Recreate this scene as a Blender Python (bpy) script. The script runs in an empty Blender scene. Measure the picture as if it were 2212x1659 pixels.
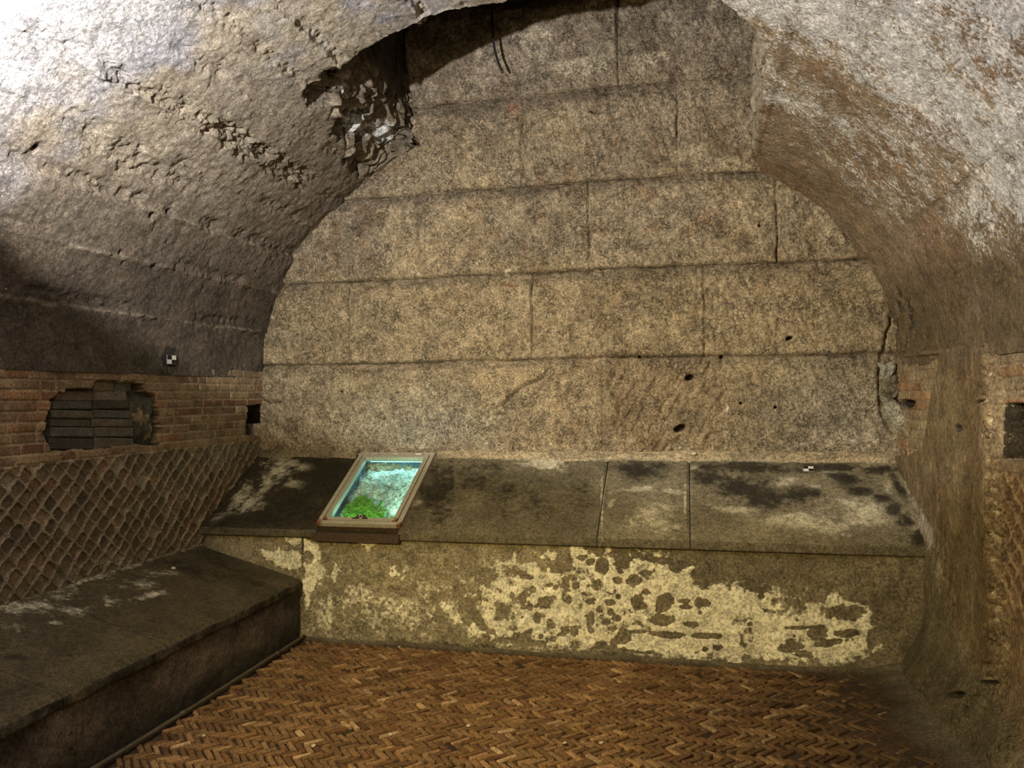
import bpy, math, random
import numpy as np
from mathutils import Vector, Matrix, Quaternion

sc = bpy.context.scene
COL = sc.collection
# ------------------------------------------------------------------ camera
FPX, YAW, PITCH, ROLL, CAMH = 1708.4, 0.2210, 0.0147, -0.0108, 1.532
cy_, sy_ = math.cos(YAW), math.sin(YAW)
FW = np.array([-sy_*math.cos(PITCH), cy_*math.cos(PITCH), math.sin(PITCH)])
_r = np.array([cy_, sy_, 0.0]); _u = np.cross(_r, FW)
RT = _r*math.cos(ROLL)+_u*math.sin(ROLL)
UP = -_r*math.sin(ROLL)+_u*math.cos(ROLL)
camd = bpy.data.cameras.new('camera'); cam = bpy.data.objects.new('camera', camd); COL.objects.link(cam)
M = Matrix(((RT[0], UP[0], -FW[0], 0), (RT[1], UP[1], -FW[1], 0), (RT[2], UP[2], -FW[2], CAMH), (0, 0, 0, 1)))
cam.matrix_world = M
camd.sensor_fit = 'HORIZONTAL'; camd.sensor_width = 36.0; camd.lens = 36.0*FPX/2212.0
camd.clip_start = 0.05; camd.clip_end = 100
sc.camera = cam
# ------------------------------------------------------------------ world, lamps, exposure
w = bpy.data.worlds.new('world'); sc.world = w; w.use_nodes = True
bg = w.node_tree.nodes['Background']; bg.inputs[0].default_value = (1.0, 0.86, 0.66, 1); bg.inputs[1].default_value = 0.02

def spot(name, loc, tgt, watt, col, ang, blend, rad):
    l = bpy.data.lights.new(name, 'SPOT'); l.energy = watt; l.color = col
    l.spot_size = math.radians(ang); l.spot_blend = blend; l.shadow_soft_size = rad
    o = bpy.data.objects.new(name, l); COL.objects.link(o); o.location = loc
    o.rotation_euler = (Vector(tgt)-Vector(loc)).to_track_quat('-Z', 'Y').to_euler()
    return o
def area(name, loc, tgt, watt, col, sx, sy):
    l = bpy.data.lights.new(name, 'AREA'); l.energy = watt; l.color = col
    l.shape = 'RECTANGLE'; l.size = sx; l.size_y = sy
    o = bpy.data.objects.new(name, l); COL.objects.link(o); o.location = loc
    o.rotation_euler = (Vector(tgt)-Vector(loc)).to_track_quat('-Z', 'Y').to_euler()
    return o
# cool white floodlight turned up at the vault, out of view on the left
spot('vault_floodlight', (-1.85, 1.55, 2.55), (-1.50, 2.35, 4.2), 420, (1.0, 0.955, 0.90), 176, 0.10, 0.02)
# warm floodlight turned at the far wall
spot('warm_floodlight', (-1.95, 0.70, 2.05), (-0.15, 5.0, 0.85), 370, (1.0, 0.79, 0.30), 90, 1.0, 0.06)
# weak warm fill lamp added behind the camera
area('fill_lamp', (0.2, -1.2, 1.7), (-0.8, 4.6, 0.6), 14, (1.0, 0.78, 0.38), 0.9, 0.5)

sc.view_settings.view_transform = 'Standard'; sc.view_settings.look = 'None'
sc.view_settings.gamma = 1.0; sc.view_settings.use_curve_mapping = False
sc.view_settings.exposure = 0.0

# ------------------------------------------------------------------ pixel <-> place helpers
def ray(a, b): return FW + RT*((a-1106.0)/FPX) - UP*((b-829.5)/FPX)
def at_y(a, b, y=5.4):
    d = ray(a, b); p = d*(y/d[1]); return np.array([p[0], p[1], p[2]+CAMH])
def at_x(a, b, x):
    d = ray(a, b); p = d*(x/d[0]); return np.array([p[0], p[1], p[2]+CAMH])
def at_z(a, b, z):
    d = ray(a, b); p = d*((z-CAMH)/d[2]); return np.array([p[0], p[1], p[2]+CAMH])
def at_plane(a, b, o, n):
    d = ray(a, b); c = np.array([0, 0, CAMH]); t = np.dot(np.asarray(o)-c, n)/np.dot(d, n); return c+d*t
def proj(P):
    Q = P-np.array([0, 0, CAMH]); d = np.maximum(Q@FW, 0.05)
    return 1106.0+FPX*(Q@RT)/d, 829.5-FPX*(Q@UP)/d

# ------------------------------------------------------------------ noise
def _hash(ix, iy, s):
    h = (ix.astype(np.int64)*374761393 + iy.astype(np.int64)*668265263 + s*1274126177) & 0xffffffff
    h = ((h ^ (h >> 13))*1274126177) & 0xffffffff
    h = ((h ^ (h >> 16))*2246822519) & 0xffffffff
    return (h ^ (h >> 15)) & 0xffffffff
def rnd(ix, iy, s): return _hash(ix, iy, s)/4294967295.0
def vn(x, y, s=0):
    ix = np.floor(x); iy = np.floor(y); fx = x-ix; fy = y-iy
    fx = fx*fx*fx*(fx*(fx*6-15)+10); fy = fy*fy*fy*(fy*(fy*6-15)+10)
    a = rnd(ix, iy, s); b = rnd(ix+1, iy, s); c = rnd(ix, iy+1, s); d = rnd(ix+1, iy+1, s)
    return (a+(b-a)*fx)*(1-fy)+(c+(d-c)*fx)*fy
def fbm(x, y, o=4, s=0, g=0.5):
    v = 0; a = 1.0; t = 0
    for k in range(o):
        v = v+a*vn(x+13.7*k, y-7.1*k, s+k); t += a; a *= g; x = x*2.03; y = y*2.03
    return v/t
def worley(x, y, s=0):
    ix = np.floor(x); iy = np.floor(y); f1 = np.full(x.shape, 9.0); f2 = np.full(x.shape, 9.0); idn = np.zeros(x.shape)
    for i in (-1, 0, 1):
        for j in (-1, 0, 1):
            cx = ix+i; cy = iy+j
            px = cx+0.15+0.7*rnd(cx, cy, s); py = cy+0.15+0.7*rnd(cx, cy, s+9)
            d = np.hypot(x-px, y-py); r = rnd(cx, cy, s+5)
            c = d < f1
            f2 = np.where(c, f1, np.minimum(f2, d)); idn = np.where(c, r, idn); f1 = np.where(c, d, f1)
    return f1, f2, idn
def ss(a, b, x):
    t = np.clip((x-a)/(b-a), 0, 1); return t*t*(3-2*t)
def seg_dist(x, y, pts, close=False):
    pts = list(pts)
    if close: pts = pts+[pts[0]]
    D = np.full(x.shape, 1e9)
    for (x0, y0), (x1, y1) in zip(pts[:-1], pts[1:]):
        dx, dy = x1-x0, y1-y0; L = dx*dx+dy*dy+1e-12
        t = np.clip(((x-x0)*dx+(y-y0)*dy)/L, 0, 1)
        D = np.minimum(D, np.hypot(x-x0-t*dx, y-y0-t*dy))
    return D
def inside(x, y, pts):
    c = np.zeros(x.shape, bool); n = len(pts)
    for i in range(n):
        x0, y0 = pts[i]; x1, y1 = pts[(i+1) % n]
        if y0 == y1: continue
        k = ((y0 > y) != (y1 > y)) & (x < (x1-x0)*(y-y0)/(y1-y0)+x0)
        c ^= k
    return c
def pmask(x, y, pts, soft):
    d = seg_dist(x, y, pts, True); return np.clip(0.5+np.where(inside(x, y, pts), d, -d)/(2*soft), 0, 1)
def blobs(x, y, L, wob=None):
    v = np.zeros(x.shape)
    for b in L:
        cx, cy, rx, ry = b[:4]; a = math.radians(b[4]) if len(b) > 4 else 0
        dx = x-cx; dy = y-cy; u = (dx*math.cos(a)+dy*math.sin(a))/rx; t = (-dx*math.sin(a)+dy*math.cos(a))/ry
        r = np.hypot(u, t)
        if wob is not None: r = r+wob
        v = np.maximum(v, np.clip(1-0.5*r, 0, 1))
    return v

# ------------------------------------------------------------------ objects
PL = {}
def tag(o, label=None, cat=None, group=None, kind=None):
    if label: o['label'] = label
    if cat: o['category'] = cat
    if group: o['group'] = group
    if kind: o['kind'] = kind
    return o
def empty(name, loc, **k):
    o = bpy.data.objects.new(name, None); COL.objects.link(o); o.location = loc; o.empty_display_size = 0.1
    PL[o.name] = np.array(loc, float); return tag(o, **k)
def setattrs(me, attrs):
    for n, v in attrs.items():
        v = np.asarray(v, float)
        if v.ndim == 2:
            a = me.attributes.new(n, 'FLOAT_COLOR', 'POINT')
            c = np.ones((len(v), 4)); c[:, :3] = v; a.data.foreach_set('color', c.ravel().astype(np.float32))
        else:
            a = me.attributes.new(n, 'FLOAT', 'POINT'); a.data.foreach_set('value', v.astype(np.float32))
def mesh(name, V, F, mat, parent=None, attrs=None, smooth=True, F3=None):
    """V (n,3); F (m,4) int quads"""
    V = np.asarray(V, float)
    off = np.zeros(3)
    p = parent
    while p is not None:
        off = off+np.array(p.location); p = p.parent
    me = bpy.data.meshes.new(name)
    F = np.asarray(F); m = len(F); k = F.shape[1]
    me.vertices.add(len(V)); me.vertices.foreach_set('co', (V-off).ravel().astype(np.float32))
    me.loops.add(m*k); me.loops.foreach_set('vertex_index', F.ravel().astype(np.int32))
    me.polygons.add(m); me.polygons.foreach_set('loop_start', np.arange(0, m*k, k, dtype=np.int32))
    me.polygons.foreach_set('use_smooth', np.full(m, smooth))
    me.update(calc_edges=True); me.validate()
    if attrs: setattrs(me, attrs)
    me.materials.append(mat)
    o = bpy.data.objects.new(name, me); COL.objects.link(o)
    if parent: o.parent = parent
    return o
def gridmesh(name, P, mat, parent=None, attrs=None, keep=None, flip=False, smooth=True):
    ny, nx = P.shape[:2]
    idx = np.arange(ny*nx).reshape(ny, nx)
    F = np.stack([idx[:-1, :-1], idx[:-1, 1:], idx[1:, 1:], idx[1:, :-1]], -1)
    if keep is not None: F = F[keep]
    F = F.reshape(-1, 4)
    if flip: F = F[:, ::-1]
    V = P.reshape(-1, 3)
    used = np.zeros(len(V), bool); used[F.ravel()] = True
    rem = np.cumsum(used)-1; F = rem[F]; V = V[used]
    at = {}
    for n, v in (attrs or {}).items():
        v = np.asarray(v, float); v = np.broadcast_to(v, (ny, nx)+v.shape[2:]) if v.ndim >= 2 else np.full((ny, nx), float(v))
        at[n] = v.reshape(ny*nx, -1)[used] if v.ndim == 3 else v.reshape(-1)[used]
    return mesh(name, V, F, mat, parent, at, smooth)
class MB:
    def __init__(s): s.V = []; s.F = []; s.C = []
    def box(s, o, ax, ay, az, ch=0.0, col=(1, 1, 1)):
        """box with corner o spanned by ax, ay, az; chamfered top when ch"""
        o, ax, ay, az = map(lambda q: np.array(q, float), (o, ax, ay, az)); b = len(s.V)
        lx, ly, lz = [np.linalg.norm(q) for q in (ax, ay, az)]
        ux, uy, uz = ax/lx, ay/ly, az/lz
        c = min(ch, lx*.4, ly*.4, lz*.8)
        base = [o, o+ax, o+ax+ay, o+ay]
        s.V += base+[q+uz*(lz-c) for q in base]
        n = 8
        s.F += [(b, b+3, b+2, b+1), (b, b+1, b+5, b+4), (b+1, b+2, b+6, b+5), (b+2, b+3, b+7, b+6), (b+3, b, b+4, b+7)]
        if c > 0:
            s.V += [o+az+ux*c+uy*c, o+ax+az-ux*c+uy*c, o+ax+ay+az-ux*c-uy*c, o+ay+az+ux*c-uy*c]; n = 12
            s.F += [(b+4, b+5, b+9, b+8), (b+5, b+6, b+10, b+9), (b+6, b+7, b+11, b+10), (b+7, b+4, b+8, b+11), (b+8, b+9, b+10, b+11)]
        else: s.F += [(b+4, b+5, b+6, b+7)]
        s.C += [col]*n
    def tube(s, pts, r, n=10, col=(1, 1, 1)):
        pts = [np.array(p, float) for p in pts]; b = len(s.V)
        for i, p in enumerate(pts):
            t = pts[min(i+1, len(pts)-1)]-pts[max(i-1, 0)]; t /= np.linalg.norm(t)
            a = np.cross(t, [0.3, 0.9, 0.2]); a /= np.linalg.norm(a); c = np.cross(t, a)
            rr = r[i] if isinstance(r, (list, tuple)) else r
            for k in range(n):
                g = 2*math.pi*k/n; s.V.append(p+rr*(a*math.cos(g)+c*math.sin(g))); s.C.append(col)
        for i in range(len(pts)-1):
            for k in range(n):
                k2 = (k+1) % n; s.F.append((b+i*n+k, b+i*n+k2, b+(i+1)*n+k2, b+(i+1)*n+k))
        for e, i in ((0, 0), (1, len(pts)-1)):
            cI = len(s.V); s.V.append(pts[i]); s.C.append(col)
            for k in range(0, n, 2):
                q = (b+i*n+k, b+i*n+(k+1) % n, b+i*n+(k+2) % n, cI)
                s.F.append(q if e else q[::-1])
    def build(s, name, mat, parent=None, smooth=False, attrs=None):
        a = {'Col': np.array(s.C, float)}
        if attrs: a.update(attrs)
        return mesh(name, np.array(s.V), np.array(s.F), mat, parent, a, smooth)

# ------------------------------------------------------------------ materials
def nn(t, kind, **k):
    n = t.nodes.new(kind)
    for a, b in k.items(): setattr(n, a, b)
    return n
def noise_node(t, co, scale, detail=5, rough=0.6, stretch=None):
    if stretch:
        mp = nn(t, 'ShaderNodeMapping'); mp.inputs['Scale'].default_value = stretch
        if len(stretch) > 3: pass
        t.links.new(co, mp.inputs[0]); co = mp.outputs[0]
    n = nn(t, 'ShaderNodeTexNoise'); n.inputs['Scale'].default_value = scale
    n.inputs['Detail'].default_value = detail; n.inputs['Roughness'].default_value = rough
    t.links.new(co, n.inputs['Vector']); return n.outputs['Fac']
def mrange(t, v, a, b, c, d, smooth=False):
    n = nn(t, 'ShaderNodeMapRange'); n.interpolation_type = 'SMOOTHSTEP' if smooth else 'LINEAR'
    for i, q in zip((1, 2, 3, 4), (a, b, c, d)): n.inputs[i].default_value = q
    t.links.new(v, n.inputs[0]); return n.outputs[0]
def math_(t, op, a, b):
    n = nn(t, 'ShaderNodeMath', operation=op)
    for i, q in enumerate((a, b)):
        if isinstance(q, (int, float)): n.inputs[i].default_value = q
        else: t.links.new(q, n.inputs[i])
    return n.outputs[0]
def mixc(t, f, a, b, blend='MIX'):
    n = nn(t, 'ShaderNodeMix', data_type='RGBA', blend_type=blend)
    for i, q in ((0, f), (6, a), (7, b)):
        if isinstance(q, (int, float)): n.inputs[i].default_value = q
        elif isinstance(q, tuple): n.inputs[i].default_value = (*q[:3], 1)
        else: t.links.new(q, n.inputs[i])
    return n.outputs[2]
def stone(name, fine=(90, 0.55, 1.35), a1=(0.6, 0.55, 0.45), a2=(0.05, 0.045, 0.035), k1=0.5, k2=0.5, w1=0.06, w2=0.1,
          s1=30, bump=(0.5, 0.006, 120), pits=0.0, rough=0.92, coarse=(7, 0.8, 1.2), spec=0.3, mid=0.22, stretch=None, fleck=None, crack=None):
    m = bpy.data.materials.new(name); m.use_nodes = True; t = m.node_tree; t.nodes.clear()
    out = nn(t, 'ShaderNodeOutputMaterial'); b = nn(t, 'ShaderNodeBsdfPrincipled'); t.links.new(b.outputs[0], out.inputs[0])
    co = nn(t, 'ShaderNodeTexCoord').outputs['Object']
    at = nn(t, 'ShaderNodeAttribute', attribute_name='Col').outputs['Color']
    f = noise_node(t, co, fine[0], 7, 0.72, stretch)
    f = mrange(t, f, 0.38, 0.62, fine[1], fine[2])
    c = noise_node(t, co, coarse[0], 5, 0.6); c = mrange(t, c, 0.3, 0.7, coarse[1], coarse[2])
    g = noise_node(t, co, fine[0]*0.33, 6, 0.7, stretch); g = mrange(t, g, 0.36, 0.60, 1-mid, 1+mid*0.45)
    fc = math_(t, 'MULTIPLY', math_(t, 'MULTIPLY', f, c), g)
    cmb = nn(t, 'ShaderNodeCombineColor')
    for i in range(3): t.links.new(fc, cmb.inputs[i])
    col = mixc(t, 1.0, at, cmb.outputs[0], 'MULTIPLY')
    if fleck:
        v = nn(t, 'ShaderNodeTexNoise'); v.inputs['Scale'].default_value = fleck[0]; v.inputs['Detail'].default_value = 3
        t.links.new(co, v.inputs['Vector'])
        col = mixc(t, mrange(t, v.outputs['Fac'], fleck[1], fleck[1]+0.05, 0, fleck[2]), col, fleck[3])
    ck = None
    if crack:
        q = noise_node(t, co, crack[0], 6, 0.7, stretch)
        q = math_(t, 'ABSOLUTE', math_(t, 'SUBTRACT', q, 0.5), 0.0)
        ck = mrange(t, q, 0.0, crack[1], 1, 0, True)
        ck = math_(t, 'MULTIPLY', ck, mrange(t, noise_node(t, co, crack[0]*0.31, 3, 0.6), crack[2], crack[2]+0.08, 0, 1))
        col = mixc(t, math_(t, 'MULTIPLY', ck, crack[3]), col, (0.03, 0.022, 0.014))
    n2 = noise_node(t, co, s1, 8, 0.7, stretch)
    for nm, cc, k, wd in (('A1', a1, k1, w1), ('A2', a2, k2, w2)):
        a = nn(t, 'ShaderNodeAttribute', attribute_name=nm).outputs['Fac']
        x = math_(t, 'ADD', a, math_(t, 'MULTIPLY', math_(t, 'SUBTRACT', n2, 0.5), k))
        fac = mrange(t, x, 0.5-wd, 0.5+wd, 0, 1, True)
        tgt = mixc(t, 1.0, cc, cmb.outputs[0], 'MULTIPLY')
        col = mixc(t, math_(t, 'MULTIPLY', fac, 0.92), col, tgt)
    t.links.new(col, b.inputs['Base Color'])
    b.inputs['Roughness'].default_value = rough; b.inputs['Specular IOR Level'].default_value = spec
    h = noise_node(t, co, bump[2], 8, 0.72, stretch)
    h2 = noise_node(t, co, bump[2]*0.28, 4, 0.6)
    hh = math_(t, 'ADD', h, math_(t, 'MULTIPLY', h2, 1.5))
    if ck is not None: hh = math_(t, 'SUBTRACT', hh, math_(t, 'MULTIPLY', ck, 1.2))
    if pits:
        v = nn(t, 'ShaderNodeTexVoronoi'); v.inputs['Scale'].default_value = bump[2]*0.5; t.links.new(co, v.inputs['Vector'])
        hh = math_(t, 'ADD', hh, mrange(t, v.outputs['Distance'], 0.05, 0.35, -pits, 0, True))
    bp = nn(t, 'ShaderNodeBump'); bp.inputs['Strength'].default_value = bump[0]; bp.inputs['Distance'].default_value = bump[1]
    t.links.new(hh, bp.inputs['Height']); t.links.new(bp.outputs[0], b.inputs['Normal'])
    return m
def plain(name, col, rough=0.6, metal=0.0, var=0.0, scale=40, bump=0.0, attr=False, rust=None):
    m = bpy.data.materials.new(name); m.use_nodes = True; t = m.node_tree; b = t.nodes['Principled BSDF']
    b.inputs['Roughness'].default_value = rough; b.inputs['Metallic'].default_value = metal
    co = nn(t, 'ShaderNodeTexCoord').outputs['Object']
    n = noise_node(t, co, scale, 6, 0.7)
    c = mixc(t, mrange(t, n, 0.3, 0.7, 0, 1), tuple(q*(1-var) for q in col), tuple(min(1, q*(1+var)) for q in col))
    if rust:
        n3 = noise_node(t, co, scale*0.6, 6, 0.75)
        a = nn(t, 'ShaderNodeAttribute', attribute_name='A1').outputs['Fac']
        c = mixc(t, mrange(t, math_(t, 'ADD', a, math_(t, 'MULTIPLY', math_(t, 'SUBTRACT', n3, 0.5), 1.2)), 0.4, 0.6, 0, 1), c, rust)
    t.links.new(c, b.inputs['Base Color'])
    if bump:
        bp = nn(t, 'ShaderNodeBump'); bp.inputs['Strength'].default_value = bump; bp.inputs['Distance'].default_value = 0.003
        t.links.new(n, bp.inputs['Height']); t.links.new(bp.outputs[0], b.inputs['Normal'])
    return m

M_tufa = stone('tufa_blocks', mid=0.42, crack=(24, 0.018, 0.50, 0.6), fine=(75, 0.45, 1.5), a1=(0.60, 0.52, 0.40), a2=(0.10, 0.075, 0.05), s1=45, k1=0.9, k2=0.8, w1=0.12, w2=0.2,
               bump=(0.85, 0.008, 70), pits=0.5, coarse=(6, 0.72, 1.25), fleck=(60, 0.66, 0.5, (0.62, 0.55, 0.42)))
M_vault = stone('vault_concrete', crack=(22, 0.015, 0.52, 0.45), fine=(70, 0.62, 1.3), a1=(0.80, 0.77, 0.73), a2=(0.06, 0.05, 0.04), s1=60, k1=1.7, k2=0.6, w1=0.13, w2=0.12, mid=0.3,
                bump=(1.0, 0.013, 85), coarse=(5, 0.78, 1.2), pits=0.3)
M_rub = stone('broken_concrete', fine=(60, 0.6, 1.3), a1=(0.85, 0.87, 0.9), a2=(0.03, 0.03, 0.03), s1=50, k1=1.0, bump=(1.0, 0.012, 50), coarse=(9, 0.7, 1.3))
M_left = stone('left_wall_masonry', fine=(110, 0.5, 1.4), a1=(0.45, 0.37, 0.26), a2=(0.03, 0.025, 0.02), s1=60, k1=0.7, k2=0.6, bump=(0.8, 0.006, 110), coarse=(9, 0.7, 1.25), fleck=(150, 0.68, 0.4, (0.5, 0.42, 0.3)))
M_right = stone('right_wall_masonry', crack=(22, 0.018, 0.52, 0.5), fine=(90, 0.5, 1.4), a1=(0.50, 0.47, 0.40), a2=(0.05, 0.04, 0.03), s1=50, k1=0.9, k2=0.6, w1=0.15, bump=(0.9, 0.007, 90), coarse=(7, 0.7, 1.25), stretch=(1, 1, 0.6), fleck=(110, 0.66, 0.6, (0.55, 0.45, 0.3)))
M_bench = stone('bench_plaster', crack=(26, 0.018, 0.52, 0.5), fine=(70, 0.55, 1.6), a1=(0.93, 0.87, 0.66), a2=(0.055, 0.05, 0.035), s1=38, k1=0.75, k2=0.7, w1=0.17, w2=0.12, mid=0.3, bump=(0.7, 0.006, 90), coarse=(6, 0.75, 1.2))
M_slab = stone('bench_slab', spec=0.2, mid=0.32, crack=(30, 0.02, 0.54, 0.4), fine=(100, 0.55, 1.5), a1=(0.58, 0.53, 0.39), a2=(0.026, 0.022, 0.015), s1=26, k1=1.0, k2=0.8, w1=0.18, w2=0.17, bump=(0.35, 0.004, 130), coarse=(5, 0.75, 1.25), rough=0.85)
M_brick = stone('floor_brick', mid=0.3, fine=(120, 0.6, 1.6), s1=60, bump=(0.7, 0.005, 120), coarse=(3, 0.75, 1.2), rough=0.85)
M_dirt = stone('floor_dirt', fine=(80, 0.5, 1.4), a1=(0.3, 0.26, 0.18), bump=(0.9, 0.008, 80), coarse=(7, 0.7, 1.25))

def attr3(base, shape):
    return np.broadcast_to(np.array(base, float), shape+(3,)).copy()
def tint(C, mask, col):
    m = mask[..., None]; return C*(1-m)+np.array(col, float)*m

XL, XR, YB, YF = -3.158, 1.282, 5.40, 4.657
ZT, ZK = 0.697, 1.115          # bench top: front edge, foot of the far wall
ZW, ZE, XE = 0.567, 0.372, -2.442   # low bench: at wall, at edge
ZSPR = 1.74

# ================================================================== far wall
def wall_back():
    xs = np.linspace(-3.80, 1.42, 700); zs = np.linspace(0.95, 4.75, 520)
    X, Z = np.meshgrid(xs, zs)
    P0 = np.stack([X, np.full_like(X, YB), Z], -1)
    u, v = proj(P0)
    wob = (fbm(X*1.5, Z*0+3.1, 3, 5)-0.5)*0.03+(fbm(X*9, Z*0+7.7, 3, 15)-0.5)*0.016
    lines = [0.3, 1.778, 2.386, 2.995, 3.632, 4.322, 5.0]
    joints = {0: [(1300, 870), (1562, 860)], 1: [(752, 690), (1148, 690), (1521, 670)], 2: [(901, 520), (1271, 490), (1678, 460)],
              3: [(1127, 310), (1463, 260)], 4: [(1334, 60)], 5: []}
    D = (fbm(X*2.2, Z*2.2, 4, 1)-0.5)*0.035
    D += (fbm(X*11, Z*11, 4, 2, 0.6)-0.5)*0.024
    dg = fbm((X+Z*0.35)*34, Z*11, 3, 7)
    D += (dg-0.5)*0.022+(fbm((X+Z*0.2)*60, Z*22, 2, 17)-0.5)*0.008
    f1, f2, _ = worley(X*22, Z*18, 3); D -= np.where(f1 < 0.28, (0.28-f1)*0.028, 0)*(vn(X*4, Z*4, 8) > 0.45)
    C = attr3((0.315, 0.255, 0.180), X.shape)
    A1 = np.zeros_like(X); A2 = np.zeros_like(X)
    n_l = fbm(X*3, Z*3, 4, 21)
    C *= (0.82+0.36*n_l)[..., None]
    for k in range(6):
        zl = lines[k]+wob; zh = lines[k+1]+wob; inn = (Z >= zl) & (Z < zh)
        rec = ss(0.045+0.10*fbm(X*4, X*0+k, 3, 130+k), 0.0, zh-Z)*(0.2+1.5*fbm(X*3.3, X*0+k, 3, 30+k))*np.where(k in (0, 1, 2, 3, 4), 1, 0.4)
        bot = ss(0.03, 0, Z-zl)
        D = np.where(inn, D-0.040*rec-0.010*bot, D)
        for (a, b) in joints[k]:
            jx = at_y(a, b)[0]+(vn(Z*9, Z*0, k)-0.5)*0.012
            g = np.exp(-((X-jx)/0.0065)**2)*np.where(inn, 1, 0)*(0.5+0.7*vn(Z*7, Z*0+a, 4))
            if k == 4: g = np.exp(-((X-jx)/(0.006+0.010*ss(3.9, 4.2, Z)))**2)*np.where(inn, 1, 0)*1.2
            if k == 0: g *= 0.35
            D -= 0.028*g; A2 = np.maximum(A2, g*0.75)
        cid = np.zeros_like(X)
        for (a, b) in joints[k]: cid += (X > at_y(a, b)[0])
        t = rnd(cid, np.full_like(X, k), 77)
        C *= np.where(inn, 0.90+0.2*t, 1)[..., None]
        D += np.where(inn, (t-0.5)*0.014, 0)
        ln = np.exp(-((Z-zh)/0.0075)**2)*(0.65+0.5*vn(X*5, X*0+k, 61))
        D -= 0.026*ln; A2 = np.maximum(A2, ln*0.72)
    # brown stains and flecks
    C = tint(C, 0.55*ss(0.52, 0.72, fbm(X*9, Z*9, 4, 40)), (0.20, 0.13, 0.075))
    C = tint(C, 0.40*ss(0.55, 0.8, fbm(X*2.1+5, Z*2.1, 4, 41)), (0.50, 0.40, 0.25))
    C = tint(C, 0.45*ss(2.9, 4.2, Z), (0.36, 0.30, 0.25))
    C = tint(C, 0.55*ss(2.7, 2.2, Z), (0.275, 0.210, 0.115))  # pinkish top and yellow foot: tints of both lamps painted in
    # top courses: pale mottled salts
    A1 = np.maximum(A1, 0.56*ss(3.6, 3.8, Z)*ss(0.46, 0.66, fbm(X*3+2, Z*3, 4, 51)))
    A1 = np.maximum(A1, 0.50*blobs(u, v, [(700*1.0+300, 60, 60, 30), (1090, 150, 160, 80), (1220, 100, 90, 50), (1500, 60, 120, 40), (930, 190, 50, 25)]))
    # chiselled recess lower right, raised skin lower middle
    ch = pmask(u, v, [(1312, 770), (1560, 775), (1572, 860), (1548, 905), (1540, 985), (1390, 985), (1330, 930)], 26); ch = ch+(fbm(X*12, Z*12, 3, 19)-.5)*.5
    D -= 0.026*ss(0.25, 0.75, ch); D += ss(0.35, 0.7, ch)*(fbm((X-Z*0.6)*26, (Z+X*.3)*7, 3, 12)-0.5)*0.045
    C = tint(C, 0.35*ss(0.25, 0.8, ch), (0.29, 0.20, 0.12))
    sk = pmask(u, v, [(1060, 792), (1190, 788), (1172, 815), (1132, 830), (1105, 852), (1088, 872), (1098, 892), (1060, 897), (1010, 830)], 5)
    D += 0.016*ss(0.3, 0.7, sk); D -= 0.02*np.exp(-(seg_dist(u, v, [(1182, 800), (1168, 818), (1130, 832), (1105, 855), (1088, 873), (1097, 890)])/2.6)**2)
    D -= 0.018*np.exp(-(seg_dist(u, v, [(1190, 815), (1240, 803), (1262, 812)])/2.5)**2)
    A2 = np.maximum(A2, 0.75*np.exp(-(seg_dist(u, v, [(1182, 803), (1168, 820), (1130, 834), (1105, 857), (1088, 875)])/2.5)**2))
    C = tint(C, 0.35*ss(0.2, 0.7, sk), (0.46, 0.35, 0.20))
    D -= 0.012*np.exp(-(seg_dist(u, v, [(745, 800), (700, 840), (665, 870), (650, 910), (630, 930)])/4.5)**2)
    # holes
    hl = [(1490, 815, 11, 7, -15), (1469, 925, 14, 7, -25), (1705, 730, 9, 4, -20), (736, 847, 5, 5), (1558, 770, 4, 3), (1641, 487, 4, 3),
          (1600, 871, 3, 3), (1676, 880, 4, 3, 0), (1287, 240, 15, 4, 10), (1380, 770, 4, 2)]
    hb = blobs(u, v, hl, (fbm(X*40, Z*40, 2, 9)-0.5)*0.5)
    D -= 0.10*ss(0.45, 0.72, hb); A2 = np.maximum(A2, np.where(hb > 0.5, hb+0.1, 0)*0.9)
    D -= 0.5*((X < -3.163) & (Z > 1.34) & (Z < 1.60))
    # pale marks
    A1 = np.maximum(A1, blobs(u, v, [(1092, 588, 9, 9), (904, 590, 4, 8), (1571, 885, 4, 14), (1053, 958, 8, 5), (1191, 959, 5, 3)], (vn(X*60, Z*60, 2)-.5)*.8)*0.75)
    bt = ss(40, 0, np.abs(v-(1004+(u-1940)*0.012)+12+8*vn(X*7, X*0, 3)))
    A1 = np.maximum(A1, 0.60*ss(1.0, 0.0, np.clip((Z-ZK)/0.035, 0, 2))*np.where(u > 1080, 1, 0.55))
    A1 = np.maximum(A1, 0.50*blobs(u, v, [(1850, 950, 130, 35), (1700, 960, 80, 25), (1470, 965, 80, 22), (1750, 880, 60, 40), (905, 965, 70, 22)]))
    C = tint(C, 0.5*blobs(u, v, [(1830, 900, 120, 80), (930, 930, 120, 60)]), (0.36, 0.34, 0.29))
    C = tint(C, 0.75*ss(.3, .8, blobs(u, v, [(1106, 232, 12, 14), (1118, 252, 5, 10), (1100, 615, 16, 4, 20)], (fbm(X*22, Z*22, 3, 5)-.5)*1.6)), (0.27, 0.125, 0.075))
    ckl = np.minimum(seg_dist(u+10*(fbm(X*9, Z*9, 3, 44)-.5), v, [(1925, 640), (1925, 700), (1903, 770), (1899, 850), (1908, 900), (1928, 938)]), seg_dist(u, v, [(562, 860), (580, 870), (605, 870)]))
    ckw = 1.0+5.5*fbm(X*7, Z*7, 4, 46)*vn(X*19, Z*19, 47)
    A2 = np.maximum(A2, (0.3+0.8*fbm(X*8, Z*8, 3, 48))*np.exp(-(ckl/ckw)**2)); D -= 0.03*np.exp(-(ckl/(ckw+1.5))**2)
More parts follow.
